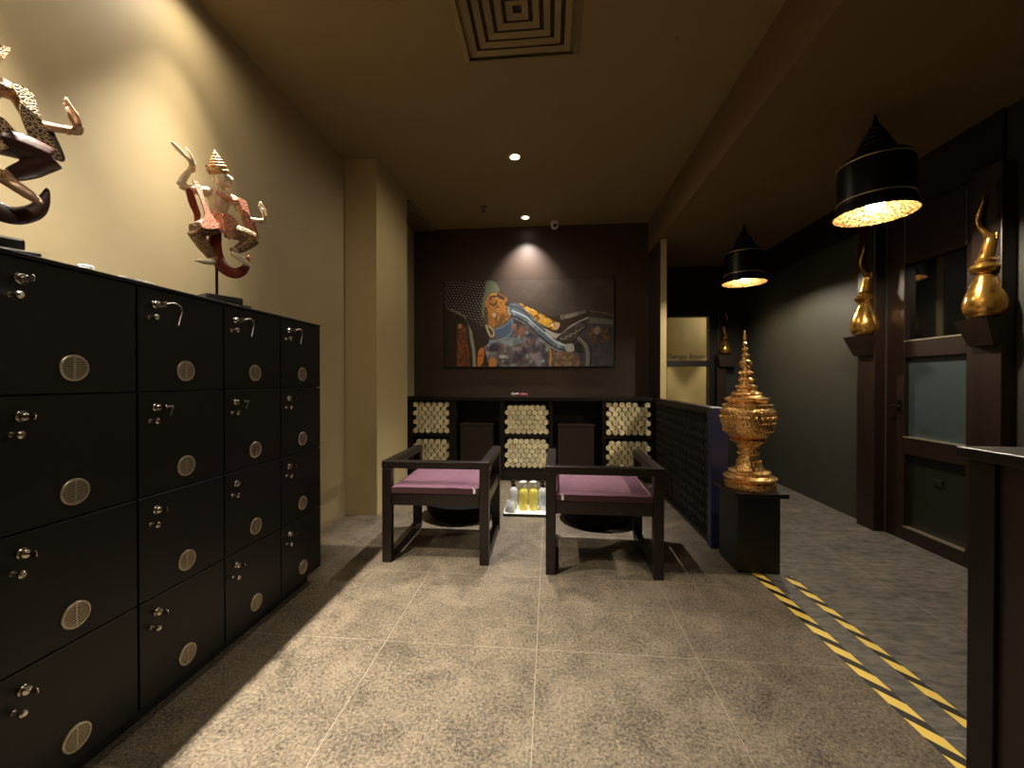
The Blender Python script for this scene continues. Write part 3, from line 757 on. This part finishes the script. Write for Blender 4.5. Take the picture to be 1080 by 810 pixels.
    paint(face, (122,82,46)); paint(face*np.clip((bl-0.36)*4,0,1), (186,122,50), 0.9); paint(face*np.clip((bf-0.58)*6,0,1), (222,164,74), 0.7); paint(face*np.clip((0.36-bf)*6,0,1), (84,58,40), 0.6)
    paint(poly(sp([(336,250),(352,262),(356,330),(372,360),(350,352),(334,320)])), (70,60,48), 0.8)
    paint(poly(sp([(395,186),(418,192),(438,205),(430,215),(408,206)])), (60,48,46), 0.9)
    paint(soft(dist([(366,232),(378,240),(392,234),(398,222)]),2.2), (40,28,22)); paint(soft(dist([(362,212),(376,196),(396,198)]),2.2), (58,40,28)); paint(poly(sp([(368,226),(382,210),(396,218),(384,234)])), (158,108,56), 0.7)
    paint(soft(dist([(440,236),(452,246)]),1.5), (54,34,26)); paint(soft(dist([(446,258),(462,264)]),1.5), (60,40,30)); paint(poly(sp([(452,250),(468,256),(472,284),(460,290)])), (150,170,176), 0.9)
    paint(poly(sp([(376,285),(388,278),(394,292),(384,302)])), (206,180,148))
    # ear
    de = dist([(345,340),(352,366),(366,392),(380,394),(384,376),(372,356),(358,344)]); paint(soft(de,6), (130,110,78)); paint(soft(de,2), (206,186,146))
    # neck folds
    neck = poly(sp([(388,360),(440,336),(474,308),(482,340),(470,390),(430,410),(396,400)])); paint(neck, (106,128,148))
    for q in range(4): paint(soft(dist([(388,372+q*12),(430,358+q*12),(470,325+q*14)]),1.3)*neck, (52,62,80))
    paint(poly(sp([(476,345),(505,340),(535,365),(545,392),(500,392),(482,370)]))*np.clip((bf-0.4)*5,0,1), (168,98,52))
    paint(poly(sp([(400,410),(470,400),(530,420),(480,440),(420,432)])), (146,168,164), 0.55)
    # long arm
    arm = poly(sp([(464,238),(520,236),(560,270),(600,322),(650,372),(700,420),(775,432),(782,470),(740,474),(680,460),(620,410),(560,350),(500,316),(472,300)])); paint(arm, (96,106,116)); paint(arm*np.clip((bl-0.5)*5,0,1), (150,158,162))
    for pts,cc,w in (([(472,292),(540,326),(610,392),(690,452),(760,470)],(44,46,54),2.5),([(476,270),(550,304),(630,370),(700,428),(776,450)],(186,200,206),3.5),([(470,248),(520,262),(580,322),(640,374)],(60,66,78),2)): paint(soft(dist(pts),w), cc)
    # robe, gold border, leaf-shaped hand
    robe = poly(sp([(520,236),(560,250),(620,285),(668,300),(720,290),(846,272),(850,300),(760,348),(718,382),(690,378),(640,350),(580,300)])); paint(robe, (58,40,30))
    gold = poly(sp([(512,234),(552,250),(610,280),(660,310),(700,332),(706,350),(690,368),(650,352),(610,330),(560,282)])); paint(gold, (226,170,52)); paint(gold*np.clip((bf-0.52)*7,0,1), (120,72,26)); paint(gold*np.clip((noise(16,77)-0.66)*8,0,1), (240,226,180))
    paint(poly([(712,296),(840,270),(848,284),(720,318)]), (112,104,96)); paint(poly(sp([(740,300),(790,286),(800,296),(750,312)])), (146,140,130), 0.7)
    paint(poly(sp([(690,345),(706,330),(714,344),(700,366),(690,360)])), (206,170,140))
    paint(poly(sp([(640,360),(680,378),(720,384),(770,344),(850,306),(846,318),(770,366),(722,408),(690,408),(662,392)])), (176,172,162))
    leaf = poly(sp([(700,408),(732,378),(790,340),(846,316),(850,340),(810,384),(770,428),(728,428)])); paint(leaf, (62,52,48)); paint(leaf*np.clip((bf-0.5)*5,0,1), (96,86,78))
    for q in range(5): paint(soft(dist([(716+q*24,412-q*12),(748+q*22,410-q*14)]),1.4)*leaf, (140,130,120))
    paint(soft(dist([(700,408),(732,430),(772,430),(812,386),(850,342)]),2), (30,26,24))
    paint(poly(sp([(740,440),(776,436),(782,468),(748,472)])), (168,164,154))
    paint(poly(sp([(410,492),(430,486),(446,494),(436,504),(416,504)])), (186,176,164))
    img[:] = np.clip(img + (rs.rand(nv,nu,1)-0.5)*12, 0, 255)
    lin = np.where(img/255 > 0.04045, ((img/255+0.055)/1.055)**2.4, img/255/12.92)
    x0,x1,z0,z1,yf,yb = -1.17,0.684,1.19,2.14,4.535,4.569
    vs = np.stack([x0+U*(x1-x0), np.full_like(U,yf), z1-V*(z1-z0)],-1).reshape(-1,3)
    idx = np.arange(nu*nv).reshape(nv,nu)
    fc = np.stack([idx[:-1,:-1],idx[1:,:-1],idx[1:,1:],idx[:-1,1:]],-1).reshape(-1,4)
    me = bpy.data.meshes.new('printed_picture'); me.from_pydata((vs-np.array([-0.243,4.57,1.19])).tolist(), [], fc.tolist())
    ca = me.color_attributes.new('picture', 'FLOAT_COLOR', 'POINT')
    ca.data.foreach_set('color', np.concatenate([lin.reshape(-1,3), np.ones((nu*nv,1))],1).astype(np.float32).ravel())
    m = bpy.data.materials.new('printed_canvas'); m.use_nodes = True
    nt = m.node_tree; b = nt.nodes['Principled BSDF']; at = nt.nodes.new('ShaderNodeAttribute'); at.attribute_name = 'picture'
    nt.links.new(at.outputs['Color'], b.inputs['Base Color']); b.inputs['Roughness'].default_value = 0.42
    me.materials.append(m)
    t = thing('painting', 'wide canvas print of a reclining bronze figure on the dark brown wall', 'painting', (-0.243,4.57,1.19))
    o = bpy.data.objects.new('printed_picture', me); COL.objects.link(o); o.parent = t
    obj('canvas_frame', B(x0-0.003,x1+0.003,yf+0.001,yb,z0-0.003,z1+0.003), M['vblack'], t)
build_painting()

# ------------------------------------------------------------------ armchairs
def make_chair(loc, rz, label, tagx):
    t = thing('armchair', label, 'chair', loc, rz, 'dark wooden foot-spa armchairs')
    W, D, H = 0.305, 0.30, 0.577
    pw, pd = 0.052, 0.050
    for sx in (-1,1):
        for sy in (-1,1):
            a, b_ = sorted((sx*W, sx*(W-pw))); c, d = sorted((sy*D, sy*(D-pd)))
            obj('leg', B(a,b_,c,d, 0.0 if False else 0.0, H-0.042, 0.003), M['wood'], t, local=True)
        a, b_ = sorted((sx*W, sx*(W-pw)))
        obj('armrest', B(a-0.002,b_+0.002,-D+0.048,D+0.004, H-0.0418, H, 0.005), M['wood'], t, local=True)
        obj('floor_runner', B(a+0.004,b_-0.004,-D+pd+0.0005,D-pd-0.0005, 0.0, 0.045, 0.003), M['wood'], t, local=True)
        obj('side_rail', B(a+0.006,b_-0.006,-D+pd+0.0005,D-pd-0.0005, 0.325, 0.395, 0.003), M['wood'], t, local=True)
    obj('back_rail', B(-W-0.002,W+0.002,-D-0.002,-D+0.0478, H-0.0416, H+0.001, 0.005), M['wood'], t, local=True)
    obj('apron', B(-W+pw+0.0005,W-pw-0.0005,-D+0.008,-D+0.034, 0.325, 0.395, 0.003), M['wood'], t, local=True)
    obj('apron', B(-W+pw+0.0005,W-pw-0.0005,D-0.034,D-0.008, 0.325, 0.395, 0.003), M['wood'], t, local=True)
    obj('seat_board', B(-W+pw-0.012,W-pw+0.012,-D+0.06,D-0.06, 0.372, 0.395), M['woodd'], t, local=True)
    # cushion: boxy pad with rolled edge and a slightly crowned top
    bm = bmesh.new(); x0,x1,y0,y1 = -W+pw+0.002, W-pw-0.002, -D+0.004, D-0.01
    bmesh.ops.create_grid(bm, x_segments=26, y_segments=26, size=1.0)
    top = list(bm.verts)
    for v in top:
        u, w = v.co.x, v.co.y
        e = max(abs(u),abs(w)); edge = (1-max(0,(e-0.88)/0.12)**2*0.55)
        z = 0.440 + 0.012*(1-u*u)*(1-w*w) - (1-edge)*0.020 + 0.0022*math.sin(9*u+2*w)*math.cos(5*w-u)
        v.co = Vector(((x0+x1)/2+u*(x1-x0)/2, (y0+y1)/2+w*(y1-y0)/2, z))
    ext = bmesh.ops.extrude_face_region(bm, geom=bm.faces[:])
    nv = [g for g in ext['geom'] if isinstance(g, bmesh.types.BMVert)]
    for v in nv: v.co.z = 0.3955
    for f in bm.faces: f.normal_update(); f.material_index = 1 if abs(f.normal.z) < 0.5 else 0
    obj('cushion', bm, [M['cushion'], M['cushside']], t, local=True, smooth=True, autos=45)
    bm = bmesh.new(); box(bm, tagx-0.007,tagx+0.007,y0-0.005,y0+0.0005,0.400,0.426,0.002); tube(bm,[(tagx,y0-0.004,0.426),(tagx-0.006,y0-0.006,0.432),(tagx-0.01,y0-0.004,0.430)],0.0025,6,3)
    tag(obj('cushion_tag', bm, M['white'], t, local=True), 'white cushion tag')
    return t
make_chair((-0.648,2.575,0), R(0.6), 'dark wooden armchair with purple seat cushion, left of the two, nearer the pilaster', 0.225)
make_chair((0.288,2.498,0), R(-1.0), 'dark wooden armchair with purple seat cushion, right of the two, nearer the railing', -0.215)

# foot basins under the chairs
for (x,y,n) in ((-0.675,3.16,'left'),(0.345,3.14,'right')):
    q = thing('foot_basin', 'round black foot basin on the floor behind the %s armchair' % n, 'basin', (x,y,0), group='black foot basins')
    bm = bmesh.new(); lathe(bm, [(0.20,0),(0.235,0.012),(0.262,0.04),(0.278,0.085),(0.285,0.115),(0.277,0.118),(0.268,0.09),(0.25,0.045),(0.2,0.022),(0.05,0.018)], (x,y,0), 40)
    obj('bowl', bm, M['basin'], q, smooth=True, autos=50)
    bm = bmesh.new(); pts = [(x+0.282*math.cos(a),y+0.282*math.sin(a),0.119) for a in [k*2*math.pi/40 for k in range(41)]]
    tube(bm, pts, 0.006, 8, 1); obj('rim', bm, M['basin'], q, smooth=True)

# soap tray and bottles
q = thing('soap_tray', 'white tray with dark front edge on the floor between the armchairs', 'tray', (-0.17,3.23,0))
bm = bmesh.new(); box(bm, -0.353,0.02,3.135,3.33,0.016,0.022,0.002)
for a in ((-0.353,-0.347,3.135,3.33),(0.014,0.02,3.135,3.33),(-0.353,0.02,3.324,3.33)): box(bm, a[0],a[1],a[2],a[3],0.022,0.034,0.001)
obj('tray_top', bm, M['white'], q)
obj('tray_edge', B(-0.353,0.02,3.128,3.33,0.0,0.0159,0.002), M['vblack'], q)
def bottle(x, y, body, pump, label, lab, h, r, kind):
    q = thing('pump_bottle', label, 'bottle', (x,y,0.022), group='pump bottles on the soap tray')
    bm = bmesh.new(); lathe(bm, [(r*0.92,0),(r,0.006),(r,h*0.62),(r*0.9,h*0.70),(r*0.5,h*0.78),(r*0.42,h*0.80)], (x,y,0.022), 28)
    obj('body', bm, body, q, smooth=True, autos=40)
    bm = bmesh.new(); lathe(bm, [(r*0.55,h*0.80),(r*0.55,h*0.87),(r*0.22,h*0.88),(r*0.2,h*0.95)], (x,y,0.022), 20)
    if kind == 'pump':
        lathe(bm, [(r*0.55,h*0.95),(r*0.72,h*0.97),(r*0.62,h*1.0),(r*0.2,h*1.01)], (x,y,0.022), 20)
        tube(bm, [(x,y,0.022+h*0.98),(x-0.018,y-0.012,0.022+h*0.985),(x-0.030,y-0.020,0.022+h*0.96)], [0.006,0.006,0.005], 8, 3)
    else:
        box(bm, x-0.018,x+0.014,y-0.011,y+0.011,0.022+h*0.92,0.022+h*1.0,0.004)
        tube(bm, [(x-0.016,y,0.022+h*0.97),(x-0.026,y-0.006,0.022+h*0.97)], 0.005, 8, 1)
        tube(bm, [(x-0.012,y-0.003,0.022+h*0.92),(x-0.022,y-0.008,0.022+h*0.86)], 0.004, 8, 1)
    obj('pump', bm, pump, q, smooth=True, autos=40)
    if lab:
        bm = bmesh.new(); n = 14
        a0, a1 = R(215), R(325)
        v0 = [bm.verts.new((x+(r+0.0008)*math.cos(a0+(a1-a0)*i/n), y+(r+0.0008)*math.sin(a0+(a1-a0)*i/n), 0.022+h*0.2)) for i in range(n+1)]
        v1 = [bm.verts.new((v.co.x, v.co.y, 0.022+h*0.52)) for v in v0]
        for i in range(n): bm.faces.new((v0[i],v0[i+1],v1[i+1],v1[i]))
        obj('label', bm, M['label'], q, smooth=True)
bottle(-0.285,3.255,M['clear'],M['blackp'],'clear bottle with black spray cap, leftmost on the soap tray',False,0.225,0.032,'spray')
bottle(-0.207,3.245,M['yellow'],M['white'],'yellow soap bottle with white pump, left of the yellow pair',False,0.222,0.035,'pump')
bottle(-0.128,3.25,M['yellow'],M['white'],'yellow soap bottle with white pump, right of the yellow pair',False,0.222,0.035,'pump')
bottle(-0.055,3.255,M['clear'],M['blackp'],'clear bottle with black spray cap and pale label, rightmost on the tray',True,0.225,0.033,'spray')
bm = bmesh.new(); lathe(bm, [(0.040,0),(0.042,0.006),(0.036,0.055),(0.026,0.085),(0.022,0.085),(0.032,0.05),(0.036,0.008),(0.01,0.006)], (-0.303,3.182,0.022), 28)
tag(obj('glass_jar', bm, M['clear'], smooth=True, autos=50), 'low clear jar at the front left of the soap tray', 'jar')

# ------------------------------------------------------------------ carved railing
RX0, RX1 = 1.0, 1.06
q = thing('carved_railing', 'dark carved openwork railing with navy end post, beside the right armchair', 'railing', (1.03,3.4,0))
obj('end_post', B(0.985,1.085,2.64,2.70,0,0.866,0.003), M['navy'], q)
obj('top_rail', B(0.99,1.07,2.7005,4.118,0.828,0.866,0.004), M['woodd'], q)
obj('bottom_rail', B(RX0,RX1,2.7005,4.118,0.0,0.03,0.003), M['woodd'], q)
ys = [2.715,2.835,3.195,3.555,3.915,4.10]
for i in range(len(ys)-1):
    a, b_ = ys[i]+0.014, ys[i+1]-0.014
    bm = bmesh.new(); box(bm, 1.022,1.040,a,b_,0.0305,0.8275)
    nc = max(1,int((b_-a)/0.055))
    for c in range(nc):
        yc = a+(c+0.5)*(b_-a)/nc
        for k in range(11):
            zc = 0.075+k*0.07
            for s in (-1,1):
                tube(bm, [(1.021,yc,zc-0.03),(1.016,yc+s*0.017,zc-0.008),(1.016,yc+s*0.013,zc+0.014),(1.021,yc,zc+0.032)], [0.003,0.005,0.005,0.002], 5, 2)
            ball(bm, (1.020,yc,zc), (0.006,0.006,0.010), sub=1)
    obj('carved_panel', bm, M['carved'], q)

# low dark wall at the right picture edge
q = thing('half_wall', 'dark wooden half wall with cap at the right picture edge', 'half wall', (1.1,0.2,0))
obj('end_post', B(1.0,1.16,1.03,1.09,0,0.845,0.003), M['woodd'], q)
obj('side_panel', B(1.012,1.15,-0.9,1.0299,0.0,0.845), M['doorwood'], q)
obj('cap_board', B(0.985,1.175,-0.9,1.105,0.8451,0.872,0.004), M['woodd'], q)
obj('skirting', B(1.003,1.0119,-0.9,1.0299,0.0,0.08), M['woodd'], q)

# hazard tapes on the floor
for (x0,x1,y0,y1,lb) in ((1.078,1.130,0.75,2.575,'black and yellow hazard tape on the floor, left and longer strip'),(1.228,1.270,0.75,2.30,'black and yellow hazard tape on the floor, right strip nearer the hall')):
    bm = B(x0,x1,y0,y1,0.0003,0.0014); tag(obj('hazard_tape', bm, M['hazard']), lb, 'tape', 'hazard tapes along the step')

# ------------------------------------------------------------------ pedestal and golden vessel
q = thing('pedestal', 'dark square pedestal under the golden vessel at the railing end', 'pedestal', (1.11,2.44,0))
obj('column', B(1.006,1.222,2.32,2.57,0,0.409,0.003), M['pedestal'], q)
obj('top_slab', B(0.982,1.255,2.295,2.60,0.4091,0.434,0.004), M['pedestal'], q)
vc = (1.115,2.43,0.434)
q = thing('golden_vessel', 'tall golden lidded vessel with tapering spire on the dark pedestal', 'vessel', vc)
Z = lambda yz: (765-yz)*0.00121
rr = lambda r: r*0.00119
foot = [(105,765),(109,750),(109,735),(98,730),(112,718),(113,712),(92,706),(86,700),(90,692),(88,686),(66,680),(62,670),(56,662),(54,650),(48,640),(46,628),(42,612),(46,606),(46,600),(41,594),(42,578),(50,566),(60,556)]
body = [(60,556),(80,548),(82,542),(66,538),(88,524),(98,512),(104,498),(103,494),(108,486),(111,470),(110,466),(114,452),(113,440),(111,424),(114,420),(114,414),(110,404),(102,394)]
lid = [(102,394),(106,386),(106,380),(84,376),(80,370),(94,356),(95,351),(74,346),(62,338),(66,330),(64,326),(44,318),(40,310),(47,300),(46,295),(30,288),(27,276),(36,268),(34,262),(24,256),(25,244),(34,236),(32,230),(18,224),(17,212),(24,202),(28,190),(25,180),(14,172),(12,162),(19,154),(18,149),(8,143),(8,134),(15,126),(14,121),(6,116),(6,108),(11,100),(10,95),(5,90),(7,76),(6,62),(3,48),(0.8,38)]
lean = -0.035
for nm, pf in (('foot',foot),('bowl',body),('lid',lid)):
    bm = bmesh.new(); lathe(bm, [(rr(a),Z(b_)) for a,b_ in pf], vc, 56, lean=lean)
    o = obj(nm, bm, M['gold'], q, smooth=True, autos=35)
# beaded relief bands round bowl, neck and foot
for yz, r, n, s in ((410,113,44,0.0055),(462,112,44,0.0055),(438,114,26,0.010),(500,104,40,0.005),(604,46,20,0.005),(640,49,20,0.006),(575,45,18,0.005)):
    bm = bmesh.new()
    for i in range(n):
        a = 2*math.pi*i/n; z = Z(yz)
        ball(bm, (vc[0]+rr(r)*math.cos(a)+lean*z, vc[1]+rr(r)*math.sin(a), vc[2]+z), (s*0.9,s*0.9,s*1.1), sub=1)
    obj('beaded_band', bm, M['gold'], q, smooth=True)

# ------------------------------------------------------------------ pendant lamps
def pendant(x, y, label):
    zt, zr = HZ, 1.885
    q = thing('pendant_lamp', label, 'lamp', (x,y,zr), group='black bell pendant lamps in the hall')
    bm = bmesh.new()
    out = [(0.176,0),(0.176,0.008),(0.160,0.045),(0.157,0.07),(0.157,0.25),(0.153,0.27),(0.135,0.287),(0.10,0.296),(0.07,0.30)]
    inn = [(0.068,0.294),(0.10,0.290),(0.132,0.281),(0.149,0.265),(0.153,0.25),(0.153,0.07),(0.156,0.045),(0.172,0.001)]
    lathe(bm, out+inn, (x,y,zr), 56, cap=False)
    rings = len(out)
    bm.faces.ensure_lookup_table()
    for k, f in enumerate(bm.faces): f.material_index = 1 if k//56 >= rings else 0
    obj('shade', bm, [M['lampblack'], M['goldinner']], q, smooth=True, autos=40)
    bm = bmesh.new()
    sp = [(0.098,0.296),(0.098,0.303),(0.082,0.312),(0.088,0.322),(0.084,0.332),(0.068,0.342),(0.074,0.352),(0.070,0.362),(0.055,0.374),(0.060,0.384),(0.056,0.392),(0.042,0.404),(0.046,0.412),(0.042,0.420),(0.028,0.432),(0.031,0.440),(0.027,0.448),(0.014,0.462),(0.010,0.485),(0.004,zt-zr-0.001)]
    lathe(bm, sp, (x,y,zr), 40)
    obj('spire', bm, M['lampblack'], q, smooth=True, autos=35)
    for z, r in ((0.072,0.1585),(0.255,0.158)):
        bm = bmesh.new(); pts = [(x+r*math.cos(a),y+r*math.sin(a),zr+z) for a in [k*2*math.pi/48 for k in range(49)]]
        tube(bm, pts, 0.004, 8, 1); obj('trim_ring', bm, M['lamptrim'], q, smooth=True)
    bm = bmesh.new(); lathe(bm, [(0.02,0.294),(0.02,0.104)], (x,y,zr), 16); obj('socket', bm, M['white'], q, smooth=True, autos=40)
    bm = bmesh.new(); ball(bm, (x,y,zr+0.065), (0.04,0.04,0.04)); obj('bulb', bm, M['bulb'], q, smooth=True)
    return zr
pendant(1.665,2.30,'black bell-shaped pendant lamp with spire, larger and nearer in the hall')
pendant(1.69,3.80,'black bell-shaped pendant lamp with spire, farther back above the golden vessel')

# ------------------------------------------------------------------ golden gourd ornaments on the brackets
def gourd(loc, rz, label, s=1.0):
    q = thing('gourd_ornament', label, 'ornament', loc, rz, 'golden gourd ornaments on wall brackets')
    S = lambda r,z: (r*s, z*s)
    bm = bmesh.new(); lathe(bm, [S(*p) for p in [(0.04,0),(0.066,0.012),(0.083,0.045),(0.084,0.085),(0.073,0.13),(0.055,0.175),(0.040,0.212),(0.034,0.235)]], (0,0,0), 32)
    obj('bulb_body', bm, M['goldsmooth'], q, local=True, smooth=True)
    bm = bmesh.new(); lathe(bm, [S(*p) for p in [(0.034,0.232),(0.052,0.243),(0.062,0.262),(0.054,0.280),(0.046,0.270),(0.038,0.262),(0.034,0.284),(0.040,0.30),(0.032,0.312)]], (0,0,0), 28)
    obj('neck_ring', bm, M['goldsmooth'], q, local=True, smooth=True, autos=50)
    bm = bmesh.new()
    pts = [(0,0,0.305),(-0.012,0,0.36),(-0.022,0,0.405),(0.0,0,0.445),(0.028,0,0.495),(0.032,0,0.535),(0.018,0,0.58),(0.010,0,0.615),(0.014,0,0.65)]
    tube(bm, [tuple(c*s for c in p) for p in pts], [r*s for r in (0.031,0.028,0.027,0.016,0.013,0.012,0.010,0.007,0.002)], 12, 5)
    for k in range(3):
        z = 0.40+0.012*k; tube(bm, [tuple(c*s for c in ((-0.040),0,z)), tuple(c*s for c in (-0.055,0,z+0.012))], [0.008*s,0.001], 6, 1)
    obj('flame_tail', bm, M['goldsmooth'], q, local=True, smooth=True)
    return q
gourd((WR-0.082,3.12,1.3455), R(100), 'golden gourd ornament with wavy tail on the left bracket of the dark door', 1.0)
gourd((WR-0.082,2.315,1.3455), R(100), 'golden gourd ornament with wavy tail on the right bracket of the dark door', 0.98)
gourd((2.045,YF-0.08,1.3355), R(10), 'golden gourd ornament on the bracket beside the glazed therapy door', 0.8)

# ------------------------------------------------------------------ ceiling things
q = thing('air_diffuser', 'square stepped air diffuser in the ceiling near the camera', 'air vent', (-0.15,1.875,CZ))
cx, cy, hs = -0.15, 1.885, 0.28
def frame_ring(bm, h0, z0, h1, z1):
    a = [bm.verts.new((cx+sx*h0, cy+sy*h0, z0)) for sx,sy in ((-1,-1),(1,-1),(1,1),(-1,1))]
    b_ = [bm.verts.new((cx+sx*h1, cy+sy*h1, z1)) for sx,sy in ((-1,-1),(1,-1),(1,1),(-1,1))]
    c = [bm.verts.new((v.co.x, v.co.y, v.co.z+0.003)) for v in a]; d = [bm.verts.new((v.co.x, v.co.y, v.co.z+0.003)) for v in b_]
    for i in range(4):
        j = (i+1)%4
        for f in ((a[i],a[j],b_[j],b_[i]),(c[i],d[i],d[j],c[j]),(a[i],c[i],c[j],a[j]),(b_[i],b_[j],d[j],d[i])): bm.faces.new(f)
bm = bmesh.new(); frame_ring(bm, hs+0.02, CZ-0.006, hs-0.012, CZ-0.026); obj('outer_frame', bm, M['ceil'], q)
for i in range(5):
    h = hs-0.03-i*0.05
    bm = bmesh.new(); frame_ring(bm, h, CZ-0.021, max(h-0.030,0.006), CZ-0.014)
    obj('louver', bm, M['ceil'], q)
obj('gap_shade', B(cx-hs+0.03,cx+hs-0.03,cy-hs+0.03,cy+hs-0.03,CZ-0.0035,CZ-0.0005), M['darkslot'], q)  # dark sheet under the solid ceiling, stands in for shade between the louvers

q = thing('slot_vent', 'linear slot vent in the ceiling corner beside the pilaster', 'air vent', (-1.4,4.15,CZ))
obj('vent_backing', B(-1.525,-1.30,3.80,4.56,CZ-0.004,CZ-0.0005), M['darkslot'], q)
for i in range(6):
    x = -1.515+i*0.04
    obj('slat', B(x,x+0.02,3.80,4.56,CZ-0.016,CZ-0.0041,0.001), M['ceil'], q)

def downlight(x, y, label, mat, r=0.042):
    q = thing('downlight', label, 'light', (x,y,CZ))
    bm = bmesh.new(); lathe(bm, [(r+0.018,-0.0003),(r+0.018,-0.004),(r+0.004,-0.008),(r,-0.006),(r,-0.001)], (x,y,CZ), 32); obj('trim_ring', bm, M['cream'], q, smooth=True, autos=40)
    bm = bmesh.new(); lathe(bm, [(r*0.75,-0.0062),(r*0.75,-0.009),(r*0.4,-0.012),(0.002,-0.013)], (x,y,CZ), 24); obj('lamp', bm, mat, q, smooth=True)
downlight(-0.265,3.134,'bright recessed ceiling light above the armchairs', M['led'], 0.036)
downlight(-0.255,4.30,'small recessed ceiling light just in front of the dark brown wall', M['ledsoft'])
downlight(-1.36,1.60,'recessed ceiling light above the right dancer', M['ledsoft'])
downlight(-1.36,0.75,'recessed ceiling light above the left dancer', M['ledsoft'])

q = thing('security_camera', 'small white dome camera on the ceiling near the brown wall', 'camera', (0.05,4.46,CZ))
bm = bmesh.new(); lathe(bm, [(0.045,-0.0003),(0.045,-0.02),(0.04,-0.025)], (0.05,4.46,CZ), 28); obj('mount', bm, M['white'], q, smooth=True, autos=40)
bm = bmesh.new(); ball(bm, (0.05,4.46,CZ-0.045), (0.04,0.04,0.036)); obj('dome', bm, M['white'], q, smooth=True)
bm = bmesh.new(); lathe(bm, [(0.018,0.0),(0.018,-0.008),(0.01,-0.010)], (0.05,4.425,CZ-0.052), 18, 'Y'); obj('lens', bm, M['blackp'], q, smooth=True, autos=40)

q = thing('sprinkler', 'small sprinkler head on the ceiling left of the recessed lights', 'sprinkler', (-0.645,4.0,CZ))
bm = bmesh.new(); lathe(bm, [(0.03,-0.0003),(0.028,-0.006),(0.012,-0.008),(0.010,-0.03)], (-0.645,4.0,CZ), 20); obj('collar', bm, M['chrome'], q, smooth=True, autos=40)
bm = bmesh.new(); lathe(bm, [(0.01,-0.048),(0.02,-0.05),(0.02,-0.052)], (-0.645,4.0,CZ), 16)
for s in (-1,1): tube(bm, [(-0.645+s*0.008,4.0,CZ-0.03),(-0.645+s*0.014,4.0,CZ-0.04),(-0.645+s*0.006,4.0,CZ-0.049)], 0.002, 6, 2)
obj('deflector', bm, M['chrome'], q, smooth=True, autos=40)
bm = bmesh.new(); tube(bm, [(0.622,2.117,CZ-0.0005),(0.622,2.117,CZ-0.014),(0.628,2.117,CZ-0.02),(0.634,2.117,CZ-0.014)], 0.0025, 8, 3)
tag(obj('ceiling_hook', bm, M['chrome'], smooth=True), 'tiny metal hook in the ceiling near the hall bulkhead', 'hook')

# ------------------------------------------------------------------ lights
def spot(name, loc, target, power, angle, blend, col, size=0.03):
    l = bpy.data.lights.new(name, 'SPOT'); l.energy = power; l.spot_size = R(angle); l.spot_blend = blend; l.color = col; l.shadow_soft_size = size
    o = bpy.data.objects.new(name, l); COL.objects.link(o); o.location = loc
    o.rotation_euler = (Vector(target)-Vector(loc)).to_track_quat('-Z','Y').to_euler(); return o
def point(name, loc, power, col, size=0.03):
    l = bpy.data.lights.new(name, 'POINT'); l.energy = power; l.color = col; l.shadow_soft_size = size
    o = bpy.data.objects.new(name, l); COL.objects.link(o); o.location = loc; return o
WARM = (1.0,0.86,0.66); NEUT = (1.0,0.92,0.80); COOL = (1.0,0.96,0.92); AMB = (1.0,0.87,0.66)
spot('light_seat', (-0.265,3.134,CZ-0.03), (-0.265,3.15,0), 430, 60, 1.0, COOL, 0.015)
spot('light_seat_spill', (-0.265,3.134,CZ-0.03), (-0.265,3.134,0), 30, 176, 0.8, WARM, 0.015)
spot('light_painting', (-0.255,4.30,CZ-0.03), (-0.25,4.57,2.0), 110, 80, 1.0, (1.0,0.92,0.84), 0.02)
for nm, yy, ty, pw in (('light_dancer', 1.60, 1.30, 380), ('light_dancer_near', 0.75, 0.90, 720)):
    spot(nm, (-1.36,yy,CZ-0.03), (-0.78,ty,0), pw, 72, 1.0, NEUT, 0.02)
    spot(nm+'_wall', (-1.36,yy,CZ-0.03), (-1.42,yy,0), 75, 66, 1.0, WARM, 0.02)
    spot(nm+'_spill', (-1.36,yy,CZ-0.03), (-1.20,yy,0), 15, 178, 1.0, WARM, 0.02)
spot('light_room_fill', (-0.35,0.5,CZ-0.03), (-0.35,0.5,0), 42, 170, 1.0, WARM, 0.05)  # unseen fill lamp, added to light the left wall and pilaster more evenly
point('light_therapy_fill', (2.3,5.7,1.9), 7, AMB, 0.05)
spot('light_therapy', (0.98,5.95,2.30), (0.98,6.0,0), 420, 74, 0.3, AMB, 0.02)
spot('light_therapy_right', (2.84,5.95,2.30), (2.84,6.0,0), 420, 74, 0.3, AMB, 0.02)

# ------------------------------------------------------------------ camera, world, view
cam = bpy.data.cameras.new('camera'); cam.sensor_fit = 'HORIZONTAL'; cam.sensor_width = 36.0; cam.lens = 36.0*437/1080; cam.clip_start = 0.05
co = bpy.data.objects.new('camera', cam); COL.objects.link(co)
co.location = (0,0,1.03); co.rotation_euler = (R(90-0.4), 0, R(5.23)); scene.camera = co
w = bpy.data.worlds.new('world'); scene.world = w; w.use_nodes = True
w.node_tree.nodes['Background'].inputs[0].default_value = (0.9,0.8,0.65,1); w.node_tree.nodes['Background'].inputs[1].default_value = 0.0
vs = scene.view_settings; vs.view_transform = 'Standard'; vs.look = 'None'; vs.gamma = 1.0; vs.exposure = 0.0; vs.use_curve_mapping = False
